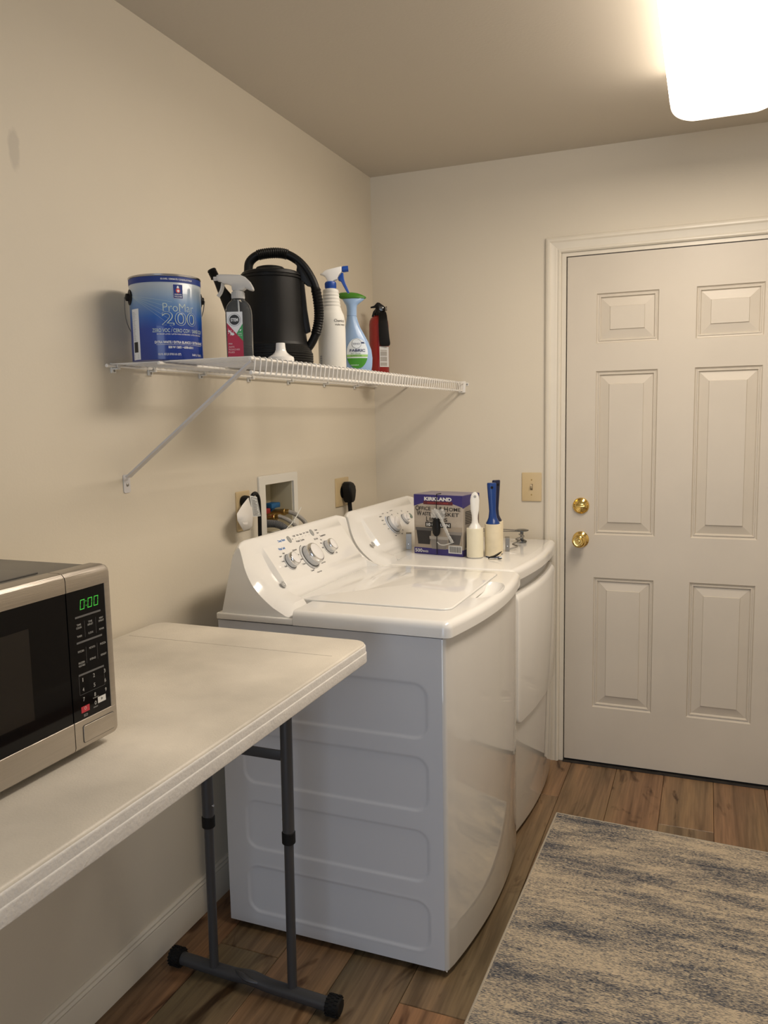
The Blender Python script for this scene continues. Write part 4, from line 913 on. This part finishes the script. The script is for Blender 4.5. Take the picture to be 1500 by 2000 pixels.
# recessed supply box
bx = thing('washer_supply_box', 'white recessed washer supply box with red and blue valves on the left wall', 'supply box', (0, 2.22, 1.14))
m_box = mat('box_plastic', (.74, .72, .66), .4); m_boxin = mat('box_inside_plastic', (.55, .50, .36), .5)
m = M(); O = rrect(2.092, 2.354, 1.030, 1.254, .006, 4); I = rrect(HY0+.0015, HY1-.0015, HZ0+.0015, HZ1-.0015, .002, 4); 
m.loft([[(.0005, a, b) for a, b in O], [(.006, a, b) for a, b in O], [(.008, a*.985+.015*2.223, b*.985+.015*1.142) for a, b in O], [(.008, a, b) for a, b in I], [(-.004, a, b) for a, b in I]], True, False)
obj('face_frame', m, m_box, bx)
m = M(); y0, y1, z0, z1, xd = HY0+.0015, HY1-.0015, HZ0+.0015, HZ1-.0015, -.085
m.box((xd-.003, y0, z0), (xd, y1, z1)).box((xd, y0, z0), (-.0005, y0+.002, z1)).box((xd, y1-.002, z0), (-.0005, y1, z1)).box((xd, y0+.002, z0), (-.0005, y1-.002, z0+.002)).box((xd, y0+.002, z1-.002), (-.0005, y1-.002, z1))
obj('box_tray', m, m_boxin, bx, smooth=False)
m_vr = mat('valve_red', (.28, .012, .015), .4); m_vb = mat('valve_blue', (.01, .10, .26), .4); m_bra = mat('dull_brass', (.42, .28, .10), .35, .9)
for y, z, mt_, nm in ((2.190, 1.116, m_vr, 'red_valve'), (2.258, 1.130, m_vb, 'blue_valve')):
    m = M(); m.lathe([(.009, 0), (.009, .03)], (-.062, y, z-.044), 14); m.tube([(-.062, y, z-.014), (-.03, y+.004, z-.010), (-.010, y+.006, z-.009)], .009, 12); v_ = obj('valve_body', m, m_bra, bx)
    obj('valve_stem', M().lathe([(.006, -.016), (.006, .004)], (-.050, y, z), 10), m_bra, v_)
    m = M(); m.box((-.064, y-.026, z+.003), (-.030, y+.034, z+.021)); m.lathe([(.011, -.012), (.011, .003)], (-.048, y+.004, z), 14); obj(nm.split('_')[0]+'_handle', m, mt_, v_, bevel=.003)
m_braid = mat('braided_steel', (.45, .44, .42), .32, .85, bump=1., bscale=900)
def hose(name, label, pts, r, m_, rib=None, nut=True):
    P = spline(pts, 10 if not rib else 26)
    rr = [r]*len(P) if not rib else [r+(rib if i % 3 == 0 else -rib*.6) for i in range(len(P))]
    m = M().tube(P, rr, 14)
    t = thing(name, label, 'hose', tuple(P[0])); obj('hose_tube', m, m_, t, angle=60 if not rib else 20)
    if nut:
        d = (P[2]-P[0]).normalized(); e1 = d.cross(ZV).normalized(); e2 = d.cross(e1)
        obj('hose_nut', M().lathe([(.0115, -.010), (.0120, -.008), (.0120, .002), (.0095, .004), (.0085, .016), (.0078, .018)], P[0], 10, frame=(e1, e2, d)), m_bra, t)
    return t
hose('supply_hose', 'braided steel hose from the red valve behind the washing machine', [(.001, 2.198, 1.109), (.02, 2.196, 1.112), (.05, 2.202, 1.100), (.075, 2.215, 1.070), (.085, 2.225, 1.01), (.088, 2.23, .86)], .0075, m_braid)
hose('supply_hose', 'braided steel hose from the blue valve behind the dryer edge', [(.001, 2.264, 1.120), (.02, 2.266, 1.120), (.05, 2.272, 1.106), (.075, 2.285, 1.072), (.088, 2.295, 1.0), (.09, 2.30, .86)], .0078, m_braid)
m_drain = mat('grey_corrugated', (.11, .115, .12), .4)
hose('drain_hose', 'dark grey corrugated drain hose curving out of the supply box', [(-.04, 2.147, 1.085), (-.02, 2.147, 1.090), (.0, 2.148, 1.094), (.03, 2.157, 1.092), (.055, 2.168, 1.076), (.072, 2.178, 1.04), (.08, 2.185, .97), (.08, 2.185, .86)], .0125, m_drain, rib=.0011, nut=False)
zt = M(); zt.tube([(.084, 2.110, 1.078), (.088, 2.150, 1.096), (.090, 2.185, 1.118), (.086, 2.225, 1.142)], .0016, 6)
zt.box((.086, 2.160, 1.098), (.092, 2.170, 1.107)); zo = tag(obj('cable_tie', zt, mat('nylon', (.70, .70, .66), .3), None), 'translucent cable tie strapped around the hoses', 'cable tie'); reorigin(zo, (.088, 2.150, 1.096))
# dryer outlet and plug
do = thing('dryer_outlet', 'almond outlet plate right of the supply box beside the corner', 'outlet', (0, 2.733, 1.146))
obj('cover_plate', wallplate(M(), 2.673, 2.793, 1.090, 1.203), m_almond, do)
obj('receptacle', M().lathe([(.026, 0), (.026, .0025), (.0001, .0025)], (.0056, 2.735, 1.147), 28, frame=FXW), m_black, do)
dp = thing('dryer_power_cord', 'thick black dryer plug and cord hanging behind the dryer console', 'power cord', (.03, 2.745, 1.146))
m = M(); rings = []
for z, w_, d0, d1 in ((1.105, .014, .014, .044), (1.112, .018, .011, .048), (1.130, .022, .009, .050), (1.150, .027, .0085, .050), (1.168, .028, .0085, .047), (1.180, .022, .009, .042), (1.186, .012, .011, .034)):
    rings.append([(a, 2.742+b, z) for a, b in rrect(d0, d1, -w_, w_, .007, 5)])
m.loft(rings); pb = obj('plug', m, m_black, dp)
m = M(); m.tube(spline([(.030, 2.742, 1.112), (.032, 2.742, 1.08), (.036, 2.744, 1.02), (.040, 2.745, .93)], 6), .0085, 12); obj('cord', m, m_black, dp)
# light switch
ls = thing('light_switch', 'almond toggle light switch plate between the dryer and the door casing', 'light switch', (.685, D, 1.144))
m = M(); rslab(m, rrect(.645, .725, 1.086, 1.203, .003, 4), .0004, .0055, .0025, f=lambda a, b, h: (a, D-h, b)); obj('cover_plate', m, m_almond, ls)
m = M(); m.box((.6805, D-.0062, 1.132), (.6900, D-.0055, 1.157)); obj('toggle_slot', m, mat('slot_brown', (.14, .10, .05), .5), ls, smooth=False)
m = M(); m.loft([[(.6820, D-.006, 1.138), (.6885, D-.006, 1.138), (.6885, D-.006, 1.154), (.6820, D-.006, 1.154)], [(.6828, D-.019, 1.149), (.6878, D-.019, 1.149), (.6878, D-.017, 1.157), (.6828, D-.017, 1.157)]]); obj('toggle', m, mat('toggle_ivory', (.62, .52, .36), .25), ls, bevel=.001)
for z in (1.113, 1.174): obj('screw', M().lathe([(.0030, 0), (.0028, .001), (.0001, .0014)], (.6852, D-.0056, z), 12, frame=FY), m_bra, ls)

# ================================================================== THINGS ON THE DRYER
DT = ZT+.0006
# bin-liner box
ang = radians(-10.5); bu = Vector((cos(ang), sin(ang), 0)); bn = Vector((-bu.y, bu.x, 0)); bc_ = Vector((.352, 2.602, DT)); BW, BD_, BH = .199, .135, .218
lbx = thing('liner_box', 'purple and grey cardboard box of waste basket liners on the dryer', 'box', tuple(bc_+bu*BW/2+bn*BD_/2))
Bf = lambda a, b, h=0.: bc_+bu*a+ZV*b-bn*(h+.0004)
m_pur = mat('box_purple', (.035, .025, .16), .35); m_bxg = mat('box_warm_grey', (.40, .35, .29), .4, var=.12, vscale=20); m_mar = mat('box_maroon', (.10, .015, .025), .4)
m = M(); m.loft([[bc_+bu*a+bn*b+ZV*z for a, b in rrect(0, BW, 0, BD_, .002, 2)] for z in (0, BH)]); obj('carton', m, m_bxg, lbx, angle=60)
m = M(); m.loft([[bc_+bu*a+bn*b+ZV*(BH+z) for a, b in rrect(.0005, BW-.0005, .0005, BD_-.0005, .002, 2)] for z in (0, .0012)])
obj('top_flap', m, mat('box_top_lilac', (.22, .19, .27), .35, var=.3, vscale=14), lbx, angle=60)
pr = M()
def Q(Mx, pts, mi, h=0., g=None): Mx.add([(g or Bf)(a, b, h) for a, b in pts], [tuple(range(len(pts)))], mi)
cur = [(BW*k/12, .176+.020*sin(pi*k/12)) for k in range(13)]
Q(pr, [(0, BH)]+[(0, .176)]+cur[1:6]+[(BW*.5, .196), (BW*.5, BH)], 0); Q(pr, [(BW*.5, BH), (BW*.5, .196)]+cur[7:], 0) if False else Q(pr, [(BW*.5, BH), (BW*.5, .196)]+cur[7:]+[(BW, BH)], 0)
Q(pr, [(0, 0), (BW, 0), (BW, .0235), (0, .0235)], 0)
Q(pr, [(.040, .183), (.160, .183), (.160, .195), (.040, .195)], 1, .0003)
def BT(s, a, b, w_, h, mi, hh=.0006, bold=.02): textw(s, lambda x, y: Bf(x, y, hh), a, b, w_, h, mi=mi, Mx=pr, bold=bold)
BT('KIRKLAND', .100, .2035, .112, .0135, 2, bold=.05); BT('SIGNATURE', .100, .189, .085, .0050, 3)
for s, a, b, w_, h, x0_, hc in (('FFICE', .0465, .168, .046, .013, .010, .018), ('OME', .168, .168, .046, .013, .130, .018)): BT(s, a, b, w_, h, 4, bold=.01)
BT('O', .0145, .1685, .015, .018, 4, bold=.01); BT('&', .112, .168, .014, .016, 4, bold=.01); BT('H', .1335, .1685, .015, .018, 4, bold=.01)
BT('W', .0225, .1495, .020, .018, 4, bold=.01); BT('ASTE', .0525, .149, .034, .013, 4, bold=.01); BT('B', .096, .1495, .012, .018, 4, bold=.01); BT('ASKET', .146, .149, .078, .013, 4, bold=.01)
BT('L', .0565, .1300, .010, .018, 4, bold=.01); BT('INERS', .1020, .1295, .072, .013, 4, bold=.01)
Q(pr, [(.048, .1010), (.152, .1010), (.152, .1190), (.048, .1190)], 4, .0003); BT('10 GALLON', .100, .1100, .094, .0115, 2, bold=.04)
Q(pr, [(.003, .025), (BW-.002, .025), (BW-.002, .105), (.003, .105)], 5, .0001)
def bin_(a0, a1, c0, c1, z0, z1, mi, hi): 
    Q(pr, [(c0, z0), (c1, z0), (a1, z1-.010), (a0, z1-.010)], mi, .0004); Q(pr, [(a0-.003, z1-.011), (a1+.003, z1-.011), (a1+.004, z1), (a0-.004, z1)], hi, .0005)
bin_(.010, .072, .017, .066, .037, .098, 4, 6); bin_(.140, .194, .144, .186, .042, .088, 6, 7); bin_(.068, .138, .074, .132, .022, .068, 7, 8)
BT('500', .019, .0125, .030, .0130, 2, bold=.02); BT('BAGS', .0475, .0105, .022, .0070, 2, bold=.02)
Q(pr, [(.142, .010), (.196, .010), (.196, .038), (.142, .038)], 2, .0007)
x = .147
for k in range(15):
    w_ = random.choice((.0009, .0016, .0022)); Q(pr, [(x, .0135), (x+w_, .0135), (x+w_, .035), (x, .035)], 4, .0010); x += w_+random.choice((.0010, .0016))
    if x > .190: break
obj('front_print', pr, [m_pur, m_mar, m_pwhite, mat('box_red', (.35, .04, .04), .4), mat('box_black', (.018, .016, .016), .4), mat('box_photo', (.33, .28, .22), .4), mat('box_darkgrey', (.085, .08, .078), .4), mat('box_midgrey', (.24, .22, .20), .4), mat('box_lightgrey', (.40, .37, .33), .4)], lbx, smooth=False)
Sf = lambda a, b, h=0.: bc_+bu*(BW+h+.0004)+bn*a+ZV*b
sp_ = M(); Q(sp_, [(0, .172), (BD_, .196), (BD_, BH), (0, BH)], 0, 0, Sf); Q(sp_, [(0, 0), (BD_, 0), (BD_, .0235), (0, .0235)], 0, 0, Sf); Q(sp_, [(.02, .03), (.10, .03), (.09, .10), (.03, .10)], 1, 0, Sf); Q(sp_, [(.105, .05), (.128, .05), (.128, .16), (.105, .16)], 2, 0, Sf)
for k in range(8): Q(sp_, [(.02, .115+.006*k), (.10, .115+.006*k), (.10, .118+.006*k), (.02, .118+.006*k)], 1, 0, Sf)
obj('side_print', sp_, [m_pur, m_pk, m_mar], lbx, smooth=False)
# hanging cord with toggle and plastic scrap in front of the box
cd = thing('cord_with_toggle', 'thin black cord with a long toggle and clear film hanging down the box front', 'cord', tuple(Bf(.097, .11, .006)))
pth = spline([Bf(.097, BH+.0035, -.03), Bf(.097, BH+.0035, -.002), Bf(.0965, BH-.002, .0035), Bf(.096, .17, .004), Bf(.097, .11, .005), Bf(.0965, .05, .004), Bf(.097, .0035, .004)], 8)
obj('cord', M().tube(pth, .0013, 8), m_rub, cd)
m = M(); rings = []
for z, w_, d_2 in ((.088, .004, .004), (.092, .010, .006), (.100, .0145, .008), (.120, .0165, .009), (.138, .0155, .009), (.146, .012, .008), (.152, .0145, .007), (.155, .006, .004)):
    z = z-.018; rings.append([Bf(.098+w_*cos(2*pi*k/16), z, .010+d_2*sin(2*pi*k/16)) for k in range(16)])
m.loft(rings); obj('toggle', m, m_black, cd)
m_film = mat('clear_film', (.82, .82, .80), .15, trans=.55, ior=1.1)
P = spline([Bf(.088, .166, .010), Bf(.104, .155, .015), Bf(.122, .135, .018), Bf(.137, .105, .018), Bf(.150, .075, .014), Bf(.163, .050, .008)], 6)
obj('film_ribbon', M().tube(P, [.004+.0035*abs(sin(i*1.3)) for i in range(len(P))], 8, flat=(1, .6)), m_film, cd)
m = M(); v = []; 
for i in range(9):
    for j in range(5): v.append(Bf(.080+.007*i+.002*sin(j*2.1), .135+.0085*j+.004*sin(i*1.7+j), .014+.004*sin(i*2.3+j*1.9)))
m.add(v, [(i*5+j, i*5+j+1, i*5+j+6, i*5+j+5) for i in range(8) for j in range(4)]); obj('film_knot', m, m_film, cd)
P = spline([Bf(.100, .048, .006), Bf(.115, .040, .010), Bf(.135, .041, .010), Bf(.158, .050, .008)], 5); obj('film_loop', M().tube(P, .0022, 6), m_film, cd)

# lint rollers
m_sheet = mat('adhesive_sheet', (.80, .75, .58), .5, var=.03, vscale=30); m_sheet2 = mat('worn_adhesive_sheet', (.78, .69, .50), .55, var=.10, vscale=22)
m_hw = mat('roller_white', (.78, .77, .73), .25); m_hb = mat('roller_blue', (.010, .045, .20), .3); m_hd = mat('roller_navy', (.006, .010, .040), .35)
def roller(name, label, x, y, r, hs, ht, mh, ms, tilt=0, lean=0.):
    c = Vector((x, y, DT)); t = thing(name, label, 'lint roller', tuple(c), 'lint rollers standing on the dryer')
    obj('adhesive_roll', M().lathe([(r*.80, .004), (r, .004), (r, hs), (r*.82, hs)], c, 40), ms, t, angle=40)
    obj('core', M().lathe([(r*.86, 0), (r*.90, .001), (r*.90, .006), (r*.78, .006)], c, 32), mh, t)
    ca, sa = cos(tilt), sin(tilt); hu = Vector((ca, sa, 0)); hv = Vector((-sa, ca, 0))
    rings = []
    for z, w_, d_ in ((hs-.001, r*.80, r*.80), (hs+.004, r*.74, r*.72), (hs+.010, r*.60, r*.55), (hs+.018, r*.42, r*.38), (hs+.030, .0105, .0095), (hs+.045, .0110, .0085), (hs+.065, .0150, .0080), (ht-.030, .0165, .0075), (ht-.016, .0145, .0065), (ht-.006, .0100, .0055), (ht, .0030, .0035)) if mh is m_hw else ((hs-.001, r*.84, r*.84), (hs+.005, r*.80, r*.78), (hs+.012, r*.66, r*.62), (hs+.022, .0150, .0125), (hs+.045, .0120, .0105), (hs+.080, .0135, .0105), (ht-.020, .0160, .0105), (ht-.004, .0165, .0100), (ht, .0150, .0085)):
        q = c+Vector((lean*(z-hs), 0, z)); rings.append([q+hu*cos(2*pi*k/24)*w_+hv*sin(2*pi*k/24)*d_ for k in range(24)])
    h = obj('handle', M().loft(rings), mh, t)
    q = c+ZV*(ht-.016)+Vector((lean*(ht-hs), 0, 0)); dpt = .0072 if mh is m_hw else .0108
    nd = hv if hv.dot(NH) > 0 else -hv
    obj('hang_hole', M().lathe([(.0048, dpt), (.0048, dpt+.0006), (.0001, dpt+.0006)], q-nd*.0005, 16, frame=(nd.cross(ZV), ZV, nd)), m_rub if mh is not m_hw else m_grey, h)
roller('lint_roller', 'cream lint roller with a white handle beside the liner box', .5905, 2.572, .0295, .105, .233, m_hw, m_sheet, .35)
roller('lint_roller', 'worn cream lint roller with a bright blue handle in front', .647, 2.606, .0290, .118, .263, m_hb, m_sheet2, .35, -.03)
roller('lint_roller', 'lint roller with a dark navy handle behind the blue-handled one', .6400, 2.665, .0290, .120, .268, m_hd, m_sheet2, .9, .03)
# little black clip
cc = Vector((.672, 2.552, DT+.0035)); cl = thing('black_clip', 'small broken black plastic clip lying in front of the lint rollers', 'clip', tuple(cc-ZV*.0035))
m = M(); rings = []
for a, b, w_, h in ((-.028, -.003, .003, .0035), (-.022, .0015, .006, .0035), (-.008, .004, .009, .0045), (.004, .010, .010, .005), (.014, .017, .008, .003), (.020, .021, .002, .0015)):
    rings.append([cc+UH*a+ZV*(b+.003)+NH*p+ZV*q for p, q in rrect(-w_, w_, -h*.5, h*.5, h*.3, 3)])
m.loft(rings); m.v = [(a, b, max(c, DT+.0002)) for a, b, c in m.v]; obj('clip_jaw', m, m_black, cl)
m = M(); m.tube([cc+UH*.010+ZV*.002, cc+UH*.020+ZV*.002], .0042, 10); m.tube([cc+UH*.004+NH*.008, cc+UH*.016+NH*.010+ZV*.002], .003, 8); m.v = [(a, b, max(c, DT+.0002)) for a, b, c in m.v]; obj('clip_pivot', m, m_dmetal, cl)
# wire hook rack lying behind the box
rk = thing('wire_hook_rack', 'bent grey metal hook rack with wire coils and a dark spool behind the box', 'hook rack', (.45, 2.88, DT))
def strap(x, y, w_, h):
    m = M(); pts = [(0, 0), (.0022, 0), (.0022, h-.003), (.016, h+.0015), (.016, h+.0035), (.0, h)]
    u_ = Vector((.95, .30, 0)); o_ = Vector((.30, -.95, 0)); c = Vector((x, y, DT+.0002))
    m.loft([[c+o_*s*w_+Vector((-.95*a*0, 0, 0))+u_*0+(-o_)*0+Vector((.30*a*0, 0, 0))+(u_*0)+ZV*b+Vector((.25*a, .96*a, 0)) for a, b in pts] for s in (0, 1)]) if False else None
    m.loft([[c+u_*s+Vector((-.30, .95, 0))*a+ZV*b for a, b in pts] for s in (0, w_)])
    return m
s1 = obj('strap', strap(.2945, 2.668, .021, .060), m_metal, rk, smooth=False, bevel=.0006); s2 = obj('strap', strap(.664, 2.722, .016, .050), m_metal, rk, smooth=False, bevel=.0006)
for s, (a, b) in ((s1, (.304, 2.668)), (s2, (.672, 2.722))):
    obj('rivet', M().lathe([(.0028, 0), (.0022, .0012), (.0001, .0015)], (a, b+.0015, DT+.020), 10, frame=(Vector((.95,.30,0)), ZV, Vector((.30,-.95,0)))), m_chrome, s)
def zig(x0, x1, y0, n, z0, z1):
    p = []
    for k in range(n+1):
        t = k/n; p.append((x0+(x1-x0)*(t)+(.018 if k % 2 else -.006), y0+.075*t*1.6, z0+(z1-z0)*t+.002*(k % 2)))
    return spline(p, 6)
obj('wire_coil', M().tube(zig(.680, .690, 2.745, 6, DT+.006, DT+.045), .0030, 8), m_metal, rk)
obj('wire_coil', M().tube(zig(.318, .34, 2.78, 5, DT+.006, DT+.035), .0022, 8), m_metal, rk)
for dz in (0, .0075): obj('rod', M().tube([(.345, 2.93, DT+.036+dz), (.45, 2.94, DT+.040+dz), (.60, 2.945, DT+.043+dz), (.668, 2.945, DT+.044+dz*.5)], .0021, 8), m_metal, rk)
sx_, sy_ = .676, 2.950
obj('spool_top', M().lathe([(.0255, .046), (.0270, .048), (.0270, .050), (.018, .0525), (.008, .053), (.0001, .053)], (sx_, sy_, DT), 30), m_dmetal, rk)
obj('spool_stem', M().lathe([(.0065, .004), (.0065, .047)], (sx_, sy_, DT), 16), m_dmetal, rk)
obj('spool_foot', M().lathe([(.0185, .0002), (.0200, .003), (.0190, .008), (.010, .012), (.0066, .014)], (sx_, sy_, DT), 28), m_dmetal, rk)

# ================================================================== RUG
RG = [Vector((.874, 2.628)), Vector((.838, 1.08)), Vector((1.985, 1.02)), Vector((2.012, 2.566))]
rg = thing('area_rug', 'flat woven rug streaked in cream and slate blue on the plank floor', 'rug', (1.42, 1.8, 0))
m_rug = mat('woven_rug', (.4, .38, .33), .95, spec=.1)
nt = m_rug.node_tree; b = nt.nodes['Principled BSDF']; tc = N(m_rug, 'ShaderNodeTexCoord')
def nz(scale, st, det, rough=.5, src=None):
    mp = N(m_rug, 'ShaderNodeMapping'); mp.inputs['Scale'].default_value = st; mp.inputs['Rotation'].default_value = (0, 0, .052); nt.links.new(tc.outputs['Object'], mp.inputs[0])
    n = N(m_rug, 'ShaderNodeTexNoise'); n.inputs['Scale'].default_value = scale; n.inputs['Detail'].default_value = det; n.inputs['Roughness'].default_value = rough; nt.links.new(mp.outputs[0], n.inputs['Vector']); return n
big = nz(1, (2.6, 9, 1), 4, .6); mid = nz(1, (9, 60, 1), 4, .65); fine = nz(1, (60, 420, 1), 2, .7); dash = nz(1, (130, 260, 1), 1)
def mth(op, a, b_, c=None):
    n = N(m_rug, 'ShaderNodeMath', operation=op)
    for i, q in enumerate((a, b_, c)):
        if q is None: continue
        if isinstance(q, (int, float)): n.inputs[i].default_value = q
        else: nt.links.new(q, n.inputs[i])
    return n.outputs[0]
s_ = mth('MULTIPLY_ADD', big.outputs['Fac'], 1.25, mth('MULTIPLY', mid.outputs['Fac'], .75))
s_ = mth('ADD', s_, mth('MULTIPLY', fine.outputs['Fac'], 1.35)); s_ = mth('ADD', s_, mth('MULTIPLY', dash.outputs['Fac'], .8)); s_ = mth('MULTIPLY_ADD', s_, 1.0, -1.64)
# weft rows
mp = N(m_rug, 'ShaderNodeMapping'); mp.inputs['Rotation'].default_value = (0, 0, .052); nt.links.new(tc.outputs['Object'], mp.inputs[0])
wv = N(m_rug, 'ShaderNodeTexWave', bands_direction='Y'); wv.inputs['Scale'].default_value = 62; wv.inputs['Distortion'].default_value = .4; nt.links.new(mp.outputs[0], wv.inputs['Vector'])
s2_ = mth('ADD', s_, mth('MULTIPLY', wv.outputs['Fac'], .26)); 
r = ramp(m_rug, [(.24, (.055, .060, .075)), (.43, (.135, .135, .145)), (.54, (.28, .255, .22)), (.66, (.46, .385, .28)), (.85, (.58, .48, .35))]); nt.links.new(s2_, r.inputs[0]); nt.links.new(r.outputs[0], b.inputs['Base Color'])
bp = N(m_rug, 'ShaderNodeBump'); bp.inputs['Strength'].default_value = .6; bp.inputs['Distance'].default_value = .0015
nt.links.new(mth('ADD', wv.outputs['Fac'], fine.outputs['Fac']), bp.inputs['Height']); nt.links.new(bp.outputs[0], b.inputs['Normal'])
m = M(); n1, n2 = 30, 40; v = []
def rp(s, t): return (RG[0]*(1-s)+RG[3]*s)*(1-t)+(RG[1]*(1-s)+RG[2]*s)*t
v = [(*rp(i/n1, j/n2), .0062+.0004*sin(i*1.1+j*.7)) for j in range(n2+1) for i in range(n1+1)]
m.add(v, [(j*(n1+1)+i, j*(n1+1)+i+1, (j+1)*(n1+1)+i+1, (j+1)*(n1+1)+i) for j in range(n2) for i in range(n1)])
m.loft([[(*q, .0006) for q in RG], [(*q, .006) for q in RG]], True, False)
obj('rug_pile', m, m_rug, rg, angle=60)
m_bind = mat('rug_binding', (.45, .40, .32), .9, bump=1, bscale=500, var=.2, vscale=300)
for i in range(4):
    a, b_ = RG[i], RG[(i+1) % 4]; obj('edge_binding', M().tube([(*a, .0040), (*(a*.5+b_*.5), .0040), (*b_, .0040)], .0038, 8), m_bind, rg)
